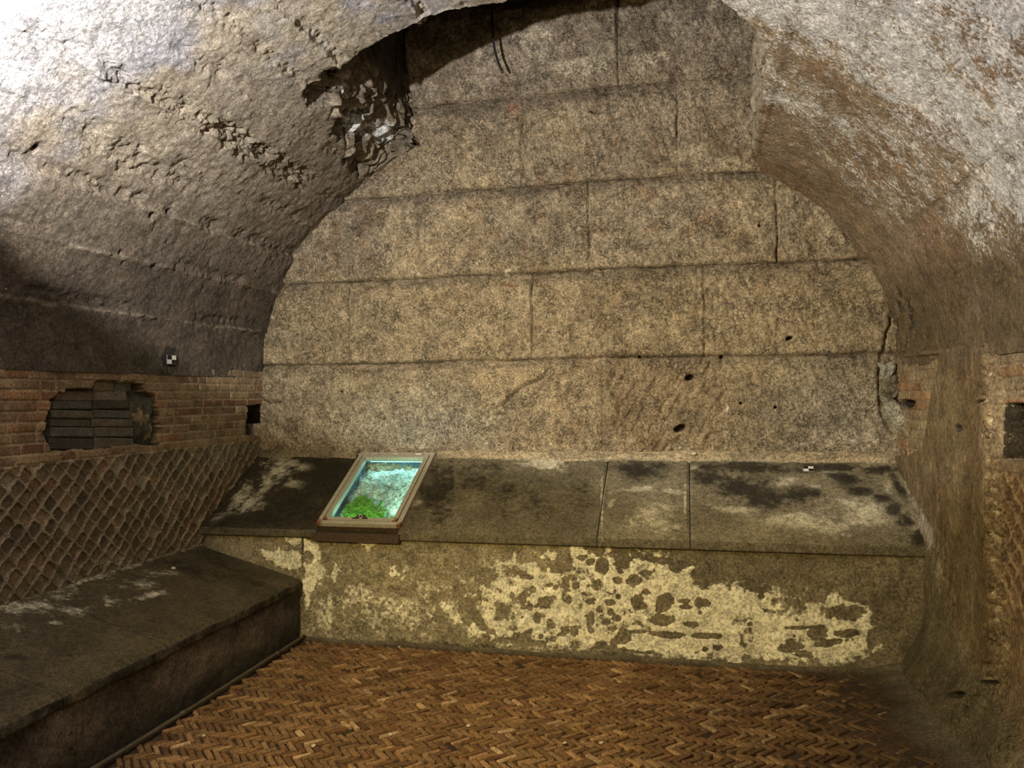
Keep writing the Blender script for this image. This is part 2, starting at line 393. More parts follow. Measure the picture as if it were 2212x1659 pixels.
    # darker grey band below each bed joint
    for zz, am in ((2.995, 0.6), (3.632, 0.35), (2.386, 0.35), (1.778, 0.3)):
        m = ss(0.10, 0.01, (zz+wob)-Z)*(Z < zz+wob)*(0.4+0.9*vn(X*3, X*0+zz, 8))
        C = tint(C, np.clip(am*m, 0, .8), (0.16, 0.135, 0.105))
    # rough joint against both sides of the vault
    P = np.stack([X, YB-D, Z], -1)
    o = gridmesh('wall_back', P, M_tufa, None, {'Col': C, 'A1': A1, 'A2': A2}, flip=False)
    tag(o, 'far wall of large coursed brown tufa blocks above the sloping bench', kind='structure')
    return o
wall_back()

# ================================================================== vault
CX, CZ = -0.94, 1.74
RC = [1.9484, -0.0211, 0.1981, 0.0282, 0.0543, -0.0046, 0.0032]
def RF(t): return sum(RC[k]*np.cos(k*t) for k in range(7))
_tt = np.radians(np.linspace(2, 178, 1500)); _xx = CX+RF(_tt)*np.cos(_tt)
_o = np.argsort(_xx)
def th_of_x(x): return np.interp(x, _xx[_o], _tt[_o])
def vz(x):
    t = th_of_x(x); return CZ+RF(t)*np.sin(t)
# opening of the shaft, seen in plan (x, y)
HP = [(-1.90, 5.46), (-1.935, 5.39), (-2.06, 5.365), (-2.234, 5.341), (-2.318, 5.286), (-2.30, 5.10), (-2.259, 4.927), (-2.20, 4.80), (-2.205, 4.65), (-2.15, 4.55), (-2.13, 4.42),
      (-2.076, 4.34), (-2.12, 4.20), (-2.085, 4.06), (-1.972, 4.01), (-1.872, 4.03), (-1.67, 4.007), (-1.496, 3.971), (-1.371, 3.951), (-1.244, 3.916), (-0.971, 3.921),
      (-0.782, 3.83), (-0.444, 3.537), (-0.051, 3.337), (0.155, 3.416), (0.233, 3.469), (0.312, 3.52), (0.352, 3.659), (0.375, 3.9), (0.386, 4.166), (0.391, 4.5), (0.416, 5.137), (0.462, 5.373), (0.47, 5.46)]
def densify(P, step, amp):
    out = []
    for (x0, y0), (x1, y1) in zip(P[:-1], P[1:]):
        L = math.hypot(x1-x0, y1-y0); n = max(1, int(L/step))
        for i in range(n):
            t = i/n; out.append((x0+(x1-x0)*t, y0+(y1-y0)*t))
    out.append(P[-1]); A = np.array(out)
    s = np.arange(len(A))*step
    a = amp(A[:, 0], A[:, 1])
    nx = (fbm(s*14, s*0+1, 4, 3, 0.65)-0.5)*2*a; ny = (fbm(s*14, s*0+9, 4, 4, 0.65)-0.5)*2*a
    A[:, 0] += nx; A[:, 1] += ny
    return A
HOLE = densify(HP, 0.014, lambda x, y: np.where(x > 0.2, 0.015, np.where((x < -1.8), 0.055, 0.028)))
HPOLY = [tuple(p) for p in HOLE]

def ceiling():
    th = np.radians(np.concatenate([np.linspace(-1.5, 60, 210)[:-1], np.linspace(60, 100, 90)[:-1], np.linspace(100, 181.5, 370)]))
    ys = np.concatenate([np.linspace(-1.6, 1.9, 60)[:-1], np.linspace(1.9, 2.6, 60)[:-1], np.linspace(2.6, 5.43, 350)])
    T, Y = np.meshgrid(th, ys); R = RF(T)
    Xp = CX+R*np.cos(T)
    # cut the shaft
    Xc = (Xp[:-1, :-1]+Xp[1:, 1:])/2; Yc = (Y[:-1, :-1]+Y[1:, 1:])/2
    keep = ~inside(Xc, Yc, HPOLY)
    used = np.zeros(Xp.shape, bool)
    used[:-1, :-1] |= keep; used[1:, 1:] |= keep; used[:-1, 1:] |= keep; used[1:, :-1] |= keep
    dropped = np.zeros(Xp.shape, bool)
    dropped[:-1, :-1] |= ~keep; dropped[1:, 1:] |= ~keep; dropped[:-1, 1:] |= ~keep; dropped[1:, :-1] |= ~keep
    bd = used & dropped
    H = HOLE; bx = Xp[bd]; by = Y[bd]
    j = ((bx[:, None]-H[None, :, 0])**2+(by[:, None]-H[None, :, 1])**2).argmin(1)
    Xp2 = Xp.copy(); Y2 = Y.copy(); Xp2[bd] = H[j, 0]; Y2[bd] = H[j, 1]
    T2 = T.copy(); T2[bd] = th_of_x(Xp2[bd])
    T, Y = T2, Y2; R = RF(T)
    deg = np.degrees(T); S = T*2.05      # metres along the arc
    left = ss(88, 96, deg)
    D = (fbm(S*2, Y*2, 4, 101)-0.5)*0.04+(fbm(S*9, Y*9, 4, 102, 0.6)-0.5)*0.014
    D += (fbm(S*34, Y*28, 3, 103, 0.6)-0.5)*0.013
    seams = [9, 17.5, 26, 34.5, 43, 52, 61, 70, 79, 88, 96, 103, 110.9, 119.5, 126.5, 133.6, 142.0, 149, 156.5, 164.6, 172.6]
    wob = (fbm(Y*3, Y*0, 3, 5)-0.5)*1.0
    k = np.zeros_like(deg)
    A1 = np.zeros_like(deg); A2 = np.zeros_like(deg)
    for i, s in enumerate(seams):
        d = deg-(s+wob); k += d > 0
        gate = ss(0.35, 0.65, fbm(Y*1.6, Y*0+i, 3, 200+i))
        rough = (0.6+0.8*vn(Y*20, Y*0+i, 9))
        D += np.where(s > 90, 1, 0.4)*0.012*gate*rough*np.exp(-(d/0.35)**2)
        rub = np.exp(-(np.maximum(np.abs(d+0.8)-0.7, 0)/0.5)**2)*ss(0.5, 0.62, fbm(Y*2.1, Y*0+i, 3, 300+i))
        D -= np.where(s > 90, 1, 0.25)*rub*(0.012+0.03*(fbm(S*35, Y*30, 3, 400+i)-0.35))
        if s < 90:
            cr = np.exp(-(d/0.22)**2)*ss(0.48, 0.6, fbm(Y*2.7, Y*0+i, 3, 500+i))*(vn(Y*25, Y*0+i, 3) > .3)
            D -= 0.009*cr; A2 = np.maximum(A2, cr*0.55)
    stp = (rnd(k, k*0, 33)-0.5)*0.022
    seamc = np.zeros_like(deg)
    for i, sdeg in enumerate(seams):
        if sdeg > 100: seamc = np.maximum(seamc, np.exp(-((deg-(sdeg+wob))/0.22)**2)*ss(0.42, 0.58, fbm(Y*1.6, Y*0+i, 3, 200+i)))
    D += stp
    # gouged strips left of the shaft (plank marks broken open)
    f1, f2, _ = worley(S*30, Y*24, 31)
    def strip(d0, d1, y0, y1, amp):
        nonlocal D
        e = (fbm(S*9, Y*7, 4, 55, 0.6)-0.5)*5.5
        m = ss(d0-0.7, d0+0.5, deg+e)*ss(d1+0.7, d1-0.5, deg+e)*ss(y0-0.15, y0+0.1, Y)*ss(y1+0.12, y1-0.1, Y)
        D -= m*(amp*0.45+amp*0.7*(f1-0.3)*vn(S*9, Y*9, 67)+amp*2.2*(fbm(S*22, Y*14, 4, 66, 0.65)-0.5))
        return m
    strip(139.3, 142.6, 3.75, 4.85, 0.050); strip(139.8, 142.0, 2.95, 3.75, 0.030)
    strip(149.5, 152.0, 3.05, 3.9, 0.020); strip(117, 119.5, 2.9, 3.2, 0.04)
    # small holes
    def spots(L, dep):
        nonlocal D, A2
        for (a, b, r) in L:
            d = np.hypot((deg-a)*0.036, Y-b)/r; D -= dep*np.exp(-d**2*1.6); A2 = np.maximum(A2, 0.9*np.exp(-d**2*1.8))
    spots([(164.8, 3.99, 0.018), (156.1, 3.93, 0.022), (157.4, 3.80, 0.020), (142.8, 4.80, 0.028), (164.0, 3.70, 0.012), (165.5, 3.75, 0.010), (154.0, 2.96, 0.03)], 0.05)
    spots([(13.5, 3.15, 0.022), (16.0, 3.10, 0.020), (12, 3.5, 0.015), (30, 3.6, 0.010), (8, 4.1, 0.02)], 0.04)
    # joint against the far wall: irregular lip
    D -= 0.02*ss(5.30, 5.40, Y)*(vn(S*9, Y*0, 12)-0.2)
    # ragged dark decay low on the right by the far wall
    dk = ss(16, 8, deg)*ss(4.7, 5.25, Y)*(deg < 40)
    D -= dk*0.09*np.clip(fbm(S*11, Y*11, 4, 71)-0.42, 0, 1)*1.6; A2 = np.maximum(A2, dk*1.0*ss(0.50, 0.62, fbm(S*11, Y*11, 4, 71)))
    # colours, with floodlit middle and dim foot of the left side painted in
    C = attr3((0.285, 0.230, 0.180), deg.shape)
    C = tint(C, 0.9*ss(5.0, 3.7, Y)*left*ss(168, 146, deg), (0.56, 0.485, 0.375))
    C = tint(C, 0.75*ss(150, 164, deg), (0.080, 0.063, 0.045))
    lt = np.where(rnd(k, k*0, 91) > 0.6, 0.25, 0.0)
    C = tint(C, lt*left, (0.40, 0.33, 0.26))
    Cr = attr3((0.36, 0.265, 0.165), deg.shape)
    Cr = tint(Cr, 0.7*ss(0.5, 0.62, fbm(S*3, Y*3, 4, 81)), (0.30, 0.19, 0.11))
    Cr = tint(Cr, 0.85*ss(17, 6, deg), (0.15, 0.108, 0.055))
    C = C*left[..., None]+Cr*(1-left[..., None])
    C = tint(C, 0.35*ss(0.55, 0.7, fbm(S*7, Y*7, 4, 83)), (0.24, 0.18, 0.13))
    C = tint(C, 0.55*seamc, (0.55, 0.47, 0.36))
    # salts: left side near the lamp, right side mottled all over
    n = fbm(S*2.2, Y*2.2, 4, 91)-0.5
    wl = ss(0.30, 0.75, (3.02-Y)*1.7+0.5+n*1.6+0.15*ss(145, 125, deg))*ss(166, 150, deg)
    wl = np.maximum(wl, 0.60*ss(0.56, 0.68, fbm(S*7, Y*7, 3, 93))*ss(140, 115, deg)*ss(4.6, 3.6, Y))
    n2 = fbm(S*16+Y*6, Y*14-S*5, 4, 94)-0.5
    wr = 0.46+0.10*ss(22, 34, deg)*ss(4, 3, Y)+n*0.50+n2*0.60+0.16*ss(3.9, 2.7, Y)
    wr = wr*(0.25+0.75*ss(5, 15, deg+n*8))*ss(6.2, 4.1, Y+0.6*ss(40, 10, deg))
    wt = ss(112, 98, deg)*0.55*ss(4.1, 3.4, Y)+0.25*ss(0.5, 0.65, fbm(S*5, Y*5, 4, 96))*ss(140, 120, deg)*ss(4.4, 3.6, Y)
    C = tint(C, np.clip(0.85*wl+wt, 0, 0.85)*left, (0.42, 0.42, 0.475))
    A1 = (0.22+0.25*wl)*left*ss(3.6, 2.9, Y+n)+np.clip(wr, 0, 0.85)*(1-left)
    r = R-D
    P = np.stack([CX+r*np.cos(T), Y, CZ+r*np.sin(T)], -1)
    P[bd, 0] = Xp2[bd]; P[bd, 2] = vz(Xp2[bd])
    u, v = proj(P); C = tint(C, 0.85*ss(.4, .6, blobs(u, v, [(367, 778, 17, 30), (360, 800, 18, 12)], (fbm(Y*40, S*40, 3, 70)-.5)*0.9))*left, (0.040, 0.034, 0.027))
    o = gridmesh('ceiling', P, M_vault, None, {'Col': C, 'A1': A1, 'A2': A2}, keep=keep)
    tag(o, 'rough concrete barrel vault with plank marks, broken open at the shaft', kind='structure')
ceiling()

def shaft():
    A = HOLE; n = len(A)
    zb = vz(A[:, 0])
    s = np.concatenate([[0], np.cumsum(np.hypot(*(np.diff(A, axis=0).T)))])
    # sort of upright wall above the break
    Q = A.copy()
    lft = ss(-1.75, -1.98, A[:, 0])
    Q[:, 0] = np.where(A[:, 0] < -1.85, -1.985+0.012*np.sin(s*4), A[:, 0])
    Q[:, 1] = np.where(A[:, 0] < -1.85, np.maximum(A[:, 1], 4.0), A[:, 1])
    Q[:, 1] -= 0.05*(1-lft)*(A[:, 0] < 0.2)
    hs = np.concatenate([np.linspace(0, 0.5, 48), np.linspace(0.55, 2.6, 40)])
    P = np.zeros((len(hs), n, 3)); A1 = np.zeros((len(hs), n)); A2 = np.zeros((len(hs), n))
    S, Hh = np.meshgrid(s, hs)
    tt = ss(0.0, 0.42, Hh)
    X = A[None, :, 0]*(1-tt)+Q[None, :, 0]*tt; Y = A[None, :, 1]*(1-tt)+Q[None, :, 1]*tt; Z = zb[None, :]+Hh
    # outward normal in plan
    g = np.gradient(Q, axis=0); g = np.stack([g[:, 1], -g[:, 0]], 1); 
    kk = np.ones(15)/15
    g = np.stack([np.convolve(np.pad(g[:, i], 7, 'edge'), kk, 'valid') for i in (0, 1)], 1)
    g /= np.linalg.norm(g, axis=1)[:, None]+1e-9
    # make it point away from the opening
    c = np.array([-0.8, 4.6]); sgn = np.sign(((Q-c)*g).sum(1)); g *= sgn[:, None]
    f1, f2, idn = worley(S*9, Hh*9, 611)
    g1, g2, idm = worley(S*26, Hh*26, 612)
    blk = ((idn-0.5)*0.11+(0.4-f1)*0.07+(idm-0.5)*0.035-np.clip(0.12-(f2-f1), 0, 1)*0.35)
    env = ss(0.0, 0.06, Hh)*(0.25+0.75*ss(0.6, 0.35, Hh))
    D = -blk*env*np.where(A[:, 0] > 0.2, 0.35, 1.0)[None, :]
    D += (fbm(S*4, Hh*4, 4, 613)-0.5)*0.06*ss(0, .1, Hh)
    X = X+g[None, :, 0]*D; Y = Y+g[None, :, 1]*D
    Z = Z-0.6*blk*env*0.8
    Y = np.minimum(Y, 5.47)
    P = np.stack([X, Y, Z], -1)
    C = attr3((0.30, 0.25, 0.19), X.shape); C *= (0.7+0.6*np.where(idn > .5, idm, idn))[..., None]
    C = tint(C, 0.85*ss(0.35, 0.7, Hh), (0.03, 0.025, 0.02))  # dark of the upper shaft put into the colour
    C = tint(C, (A[:, 0] > 0.2)[None, :]*0.8*np.ones_like(X), (0.40, 0.34, 0.26))
    u, v = proj(P)
    A1 = blobs(u, v, [(825, 285, 38, 34), (770, 265, 35, 45), (745, 190, 12, 30)], (fbm(S*30, Hh*30, 3, 9)-.5)*1.0)  # light spots on the rubble, painted as pale patches
    A1 = A1*(A[:, 0] < 0)[None, :]
    cra = ss(0.05, 0.0, f2-f1); A1 = A1*0.75; A2 = cra*0.8*env*(A[:, 0] < 0.2)[None, :]
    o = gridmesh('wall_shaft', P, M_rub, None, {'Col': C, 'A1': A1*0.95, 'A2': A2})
    tag(o, 'broken rubble sides of the shaft rising through the vault', kind='structure')
    # unseen cap added to keep world light out of the shaft
    xs = np.linspace(-2.3, 0.8, 12); yy = np.linspace(3.0, 5.6, 12); XX, YY = np.meshgrid(xs, yy)
    cap = gridmesh('light_cap_1', np.stack([XX, YY, np.full_like(XX, 4.72)], -1), M_rub, None, {'Col': attr3((0.08, 0.07, 0.06), XX.shape), 'A1': 0*XX, 'A2': 0*XX}, flip=True)
    tag(cap, 'unseen dark cap added to keep light out of the shaft', kind='structure')
shaft()

# ================================================================== left wall
def brick_pattern(U, Z, z0, ch, L0, seed, zw=0.004):
    """courses in Z, bricks along U; returns brickness 0..1, random id, row"""
    Zw = Z+(fbm(U*1.3, U*0, 3, seed)-0.5)*0.02+(vn(U*12, Z*0, seed+3)-0.5)*zw
    row = np.floor((Zw-z0)/ch); fz = (Zw-z0)/ch-row
    off = rnd(row, row*0, seed+1)
    ww = L0*(0.8+0.4*rnd(row, row*0+2, seed+2))
    Uw = U/ww+off; colm = np.floor(Uw)
    jit = (rnd(colm, row, seed+5)-0.5)*0.5; jit2 = (rnd(colm+1, row, seed+5)-0.5)*0.5
    fu = Uw-colm
    # jittered joint
    cc = np.where(fu < jit, colm-1, np.where(fu > 1+jit2, colm+1, colm))
    du = np.minimum(np.abs(fu-jit), np.abs(fu-1-jit2))*ww
    dz = np.minimum(fz, 1-fz)*ch
    b = ss(0.003, 0.008, np.minimum(du*0.9, dz))
    return b, rnd(cc, row, seed+7), row, du, dz
def reticulate(U, Z, s, seed):
    wx = (fbm(U*8, Z*8, 4, seed)-0.5)*0.042; wy = (fbm(U*8+40, Z*8, 4, seed+1)-0.5)*0.042
    a = (U+wx+Z+wy)/math.sqrt(2)/s; b = (U+wx-Z-wy)/math.sqrt(2)/s
    ia = np.floor(a); ib = np.floor(b); fa = a-ia; fb = b-ib
    wd = 0.045+0.045*rnd(ia, ib, seed+2)
    e = np.minimum(np.minimum(fa, 1-fa), np.minimum(fb, 1-fb))
    cr = np.hypot(np.maximum(0.30-np.minimum(fa, 1-fa), 0), np.maximum(0.30-np.minimum(fb, 1-fb), 0))
    e2 = 0.30-cr
    t = ss(wd-0.028, wd+0.028, np.minimum(e, e2))
    return t, rnd(ia, ib, seed+3), rnd(ia, ib, seed+4)
def brick_cols(idn, base=(0.25, 0.165, 0.095)):
    C = np.stack([base[0]*(0.65+0.8*idn), base[1]*(0.6+0.9*idn), base[2]*(0.6+0.9*idn)], -1)
    red = (idn*7.3 % 1) > 0.72
    C = np.where(red[..., None], C*np.array([1.05, 0.85, 0.75]), C)
    return C

PATCH = [(98, 905), (108, 868), (128, 850), (150, 841), (196, 841), (208, 822), (270, 825), (305, 828), (308, 847), (330, 850), (338, 880), (344, 900), (342, 962), (300, 960), (200, 970), (110, 974), (95, 945)]
def wall_left():
    ys = np.concatenate([np.linspace(-1.6, 2.4, 50)[:-1], np.linspace(2.4, 5.44, 640)]); zs = np.linspace(0.30, 1.80, 300)
    Y, Z = np.meshgrid(ys, zs)
    P0 = np.stack([np.full_like(Y, XL), Y, Z], -1); u, v = proj(P0)
    D = (fbm(Y*2.5, Z*2.5, 4, 700)-0.5)*0.03+(fbm(Y*25, Z*25, 4, 701, 0.6)-0.5)*0.008
    zb = 1.217
    up = ss(zb-0.003, zb+0.003, Z+(vn(Y*6, Y*0, 3)-.5)*.01)
    b, idn, row, du, dz = brick_pattern(Y, Z, zb, 0.0523, 0.20, 710)
    t, i1, i2 = reticulate(Y, Z, 0.0748, 730)
    Cb = brick_cols(idn); Cb = tint(Cb, (1-b)*0.8, (0.40, 0.31, 0.20))
    Cb = tint(Cb, 0.5*ss(0.5, 0.7, fbm(Y*6, Z*14, 4, 704)), (0.36, 0.26, 0.16))
    Db = b*0.007+(idn-0.5)*0.006*b
    Ct = np.stack([0.135+0.06*i1+0.03*i2, 0.098+0.045*i1, 0.062+0.035*i1-0.012*i2], -1)*(0.7+0.5*i2)[..., None]
    smear = np.clip(ss(4.75, 5.2, Y)+ss(0.12, 0.02, Z-ZW-0.02)*0.7, 0, 1)
    lost = (i2*3.7 % 1 > 0.88)*1.0
    t2 = t*(1-0.55*smear)*(1-0.7*lost)
    Ct = tint(Ct, (1-t2)*0.9, (0.33, 0.27, 0.18))
    Ct = tint(Ct, 0.55*smear, (0.19, 0.155, 0.11))
    ridge = (1-t)*(0.6+0.7*fbm(Y*14, Z*14, 3, 705))
    Dt = 0.012*ridge-0.006*lost+smear*(fbm(Y*30, Z*22, 3, 707)-0.5)*0.02
    C = Cb*up[..., None]+Ct*(1-up)[..., None]; D += Db*up+Dt*(1-up)
    # pale line between the two kinds of masonry
    ln = np.exp(-((Z-zb)/0.004)**2); C = tint(C, 0.7*ln, (0.45, 0.36, 0.24)); D += 0.004*ln
    # top: plaster edge under the vault
    C = tint(C, 0.6*ss(1.68, 1.73, Z+(vn(Y*5, Y*0, 8)-.5)*.05), (0.26, 0.19, 0.12))
    A1 = np.zeros_like(Y); A2 = np.zeros_like(Y)
    wobn = (fbm(Y*35, Z*35, 3, 708)-0.5)*14
    # recess of the blocked opening
    pm = pmask(u+wobn, v+wobn*0.6, PATCH, 5)
    m = ss(0.38, 0.62, pm)
    D = D*(1-m)+m*(-0.055+(fbm(Y*30, Z*30, 3, 709)-.5)*0.012)
    C = tint(C, m, (0.085, 0.075, 0.055))
    # smear of dark mortar round the marker
    sm = blobs(u, v, [(367, 780, 17, 26), (362, 800, 20, 10, 20)], (fbm(Y*40, Z*40, 3, 70)-.5)*0.9)
    C = tint(C, ss(0.45, 0.55, sm)*0.9, (0.085, 0.072, 0.060)); D += ss(.4, .6, sm)*0.006
    # square put-log hole in the corner
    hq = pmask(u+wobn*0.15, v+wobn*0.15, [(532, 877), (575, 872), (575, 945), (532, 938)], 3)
    D -= 0.45*ss(0.4, 0.65, hq); A2 = np.maximum(A2, ss(0.5, 0.7, hq))  # hole's shade also painted in through A2
    D += 0.02*ss(5.25, 5.42, Y)*fbm(Y*12, Z*12, 3, 77)
    D -= 0.05*ss(1.738, 1.750, Z+(fbm(Y*7, Y*0, 3, 71)-.5)*0.03)
    P = np.stack([XL+D, Y, Z], -1)
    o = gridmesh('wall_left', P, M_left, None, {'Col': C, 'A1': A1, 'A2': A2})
    tag(o, 'left wall, red brick band over diamond reticulate stonework', kind='structure')
    # infill of odd dark bricks
    mb = MB(); R = random.Random(5)
    rows = [(846, 822, 208, 292, [0.55]), (866, 843, 130, 282, [0.5]), (884, 866, 122, 292, [0.5]), (903, 885, 118, 292, [0.5]), (922, 904, 116, 294, [0.5]), (944, 923, 116, 296, [0.5]), (971, 945, 112, 296, [0.5])]
    cols = [(0.085, 0.075, 0.055), (0.13, 0.11, 0.075), (0.17, 0.14, 0.10), (0.065, 0.058, 0.042), (0.11, 0.10, 0.08), (0.17, 0.12, 0.075)]
    k = 0
    for (vb, vt, u0, u1, cuts) in rows:
        edges = [u0]+[208+R.uniform(-3, 3)]*(u0 < 190)+([250+R.uniform(-6, 6)] if u0 > 190 else [])+[u1]
        for a, b2 in zip(edges[:-1], edges[1:]):
            p = at_x(a, vb, XL); q = at_x(b2, vb, XL); top = at_x((a+b2)/2, vt, XL)
            g = 0.004; h = max(0.03, top[2]-(p[2]+q[2])/2-0.002)
            c = cols[R.randrange(6)]; k += 1
            dx = 0.036+R.uniform(-0.004, 0.006)
            mb.box((XL-0.07, p[1]+g, p[2]), (0, q[1]-p[1]-2*g, R.uniform(-.004, .004)+(q[2]-p[2])), (0, 0, h), (dx+0.012, 0, 0), 0.006, c)
    V = np.array(mb.V); V[:, 0] += (fbm(V[:, 1]*40, V[:, 2]*40, 2, 3)-.5)*0.006
    mb.V = list(V)
    ob = mb.build('brick_infill', M_left, o)
    ob['label'] = 'dark reused bricks closing the opening'
    # lump of dark mortar at the right of the infill
    yy = np.linspace(0, 1, 60); zz = np.linspace(0, 1, 60); A, B = np.meshgrid(yy, zz)
    c0 = at_x(294, 962, XL); c1 = at_x(340, 962, XL); c2 = at_x(310, 845, XL)
    Yg = c0[1]+(c1[1]-c0[1])*A; Zg = c0[2]+(c2[2]-c0[2])*B
    edge = np.minimum(np.minimum(A, 1-A), np.minimum(B, 1-B))
    Dg = -0.06+0.045*ss(0, 0.25, edge)+(fbm(Yg*26, Zg*26, 4, 78)-0.5)*0.04*ss(0, .2, edge)+0.012*A
    Cg = tint(attr3((0.085, 0.075, 0.055), A.shape), ss(0.58, 0.68, fbm(Yg*18, Zg*12, 3, 79))*0.8, (0.38, 0.28, 0.14))
    gridmesh('mortar_lump', np.stack([XL+Dg, Yg, Zg], -1), M_left, o, {'Col': Cg, 'A1': 0*A, 'A2': 0*A})
wall_left()

# ================================================================== right wall
def wall_right():
    ys = np.concatenate([np.linspace(-1.6, 2.4, 50)[:-1], np.linspace(2.4, 5.44, 520)]); zs = np.linspace(-0.02, 1.80, 360)
    Y, Z = np.meshgrid(ys, zs)
    P0 = np.stack([np.full_like(Y, XR), Y, Z], -1); u, v = proj(P0)
    D = (fbm(Y*2.5, Z*2.5, 4, 800)-0.5)*0.03+(fbm(Y*20, Z*20, 4, 801, 0.6)-0.5)*0.008
    A1 = np.zeros_like(Y); A2 = np.zeros_like(Y)
    b, idn, row, du, dz = brick_pattern(Y, Z, 1.195, 0.056, 0.26, 810)
    t, i1, i2 = reticulate(Y, Z, 0.0748, 830)
    Cb = brick_cols(0.25+0.5*idn, (0.30, 0.222, 0.125)); Cb = tint(Cb, (1-b)*0.7, (0.33, 0.26, 0.17))
    Ct = np.stack([0.17+0.08*i1, 0.10+0.05*i1, 0.055+0.03*i1], -1)
    Ct = tint(Ct, (1-t)*0.9, (0.42, 0.31, 0.18))
    upm = ss(1.19, 1.20, Z)
    low = ss(0.66, 0.60, Z+(vn(Y*5, Y*0, 4)-.5)*.06)
    C = Cb*upm[..., None]+Ct*(1-upm)[..., None]; Dm = b*0.008*upm+(1-t)*0.012*(1-upm)
    C = tint(C, low*0.85, (0.24, 0.165, 0.09)); Dm = Dm*(1-0.6*low)
    # plaster coat on the pier, with a ragged near edge
    wn = (fbm(Y*18, Z*18, 4, 803)-0.5)
    y_n = 3.80+wn*0.10+0.05*ss(0.5, 0, Z)                       # near edge
    pl_ = ss(-0.012, 0.012, Y-y_n)
    brick_zone = pmask(u, v, [(1935, 772), (2047, 765), (2042, 800), (2030, 850), (2018, 920), (2008, 965), (1975, 985), (1900, 985)], 4)
    pl2 = pl_*(1-ss(0.35, 0.65, brick_zone))
    D += 0.040*pl2+Dm*(1-0.85*pl2)
    nP = fbm(Y*5, Z*4, 4, 804)
    Cp = attr3((0.195, 0.142, 0.072), Y.shape)
    Cp = tint(Cp, 0.7*ss(0.45, 0.65, nP), (0.155, 0.098, 0.045)); Cp = tint(Cp, 0.5*ss(0.6, 0.75, fbm(Y*30, Z*9, 3, 805)), (0.34, 0.26, 0.15))
    C = C*(1-pl2[..., None])+Cp*pl2[..., None]
    # ragged rubble strip on the near edge
    f1, f2, idw = worley(Y*34, Z*34, 806)
    rg = np.exp(-((Y-y_n+0.055)/0.05)**4)*ss(1.74, 1.66, Z)
    D += rg*(0.012+0.022*(0.6-f1)+0.01*(idw-.5)); C = tint(C, rg*0.85, (0.27, 0.20, 0.115)); C = tint(C, rg*(idw > 0.9)*0.8, (0.6, 0.5, 0.3))
    # pale lime streak running down from the bench end, and grey mortar apron at the floor
    st = [(1942, 1000), (1962, 1040), (1990, 1085), (2022, 1150), (2050, 1220), (2075, 1300), (2100, 1370), (2128, 1430)]
    sd = seg_dist(u, v, st); wid = np.interp(v, [1000, 1100, 1250, 1430], [5, 16, 26, 26])
    A1 = np.maximum(A1, 0.50*np.exp(-(sd/wid)**2)*ss(1440, 1250, v)+(fbm(Y*9, Z*5, 4, 811)-.5)*0.5*np.exp(-(sd/wid/1.6)**2))
    grey = pmask(u, v, [(1930, 990), (1985, 1085), (2040, 1200), (2075, 1310), (2130, 1430), (2175, 1500), (2212, 1560), (2400, 1800), (2000, 1800), (1980, 1300)], 22)
    g2 = ss(0.35, 0.75, grey); C = tint(C, g2*0.8, (0.20, 0.17, 0.105))
    D += 0.020*g2
    ap = ss(0.42, 0.0, Z)*ss(2.6, 3.4, Y)
    D += ap**2*(0.13+0.10*(fbm(Y*5, Z*5, 4, 807)-0.4))
    C = tint(C, np.clip(ap*1.3*ss(3.3, 3.6, Y), 0, .85), (0.095, 0.076, 0.042))
    # dirt at the top under the vault
    C = tint(C, 0.75*ss(1.62, 1.72, Z+(vn(Y*5, Y*0, 8)-.5)*.08), (0.20, 0.145, 0.085))
    C = tint(C, 0.5*blobs(u, v, [(2090, 760, 60, 30)]), (0.08, 0.06, 0.04))
    # niche with brick lining at the near side
    q0 = at_x(2176, 872, XR); q1 = at_x(2176, 990, XR)
    ny0 = q0[1]
    nich = ss(-0.006, 0.006, ny0+wn*0.02-Y)*ss(-0.004, 0.004, Z-q1[2]-wn*0.01)*ss(-0.004, 0.004, q0[2]+wn*0.01-Z)*ss(3.02, 3.04, Y)
    D = D*(1-nich)+nich*(-0.30+(fbm(Y*9, Z*9, 4, 808)-0.5)*0.12); C = tint(C, ss(-0.003, 0.003, ny0+0.014+wn*0.02-Y)*ss(-0.004, 0.004, Z-q1[2]-wn*0.01)*ss(-0.004, 0.004, q0[2]+wn*0.01-Z)*ss(3.0, 3.02, Y), (0.055, 0.042, 0.025))  # dark of the niche painted in, jamb edge included
    C = tint(C, (1-nich)*ss(0.006, 0.0, np.abs(Z-q0[2]-0.012))*(Y < ny0+0.02)*0.9, (0.42, 0.17, 0.07))
    # pits
    hb = blobs(u, v, [(2088, 925, 7, 9), (2133, 868, 9, 4, -20), (2085, 1310, 4, 5), (2110, 805, 3, 14), (2130, 1505, 12, 9), (2158, 1475, 9, 5)], (fbm(Y*40, Z*40, 2, 9)-0.5)*0.5)
    D -= 0.045*ss(0.45, 0.75, hb); A2 = np.maximum(A2, 0.9*ss(.45, .6, hb))
    # cavity behind the mortar fill in the corner
    hq = blobs(u, v, [(1962, 872, 16, 10)]); D -= 0.15*ss(0.45, 0.7, hq); A2 = np.maximum(A2, ss(0.45, 0.6, hq))
    D -= 0.05*ss(1.742, 1.755, Z+(fbm(Y*7, Y*0, 3, 71)-.5)*0.03)
    P = np.stack([XR-D, Y, Z], -1)
    o = gridmesh('wall_right', P, M_right, None, {'Col': C, 'A1': A1, 'A2': A2}, flip=True)
    tag(o, 'right wall, plastered pier beside brick and diamond reticulate stonework', kind='structure')
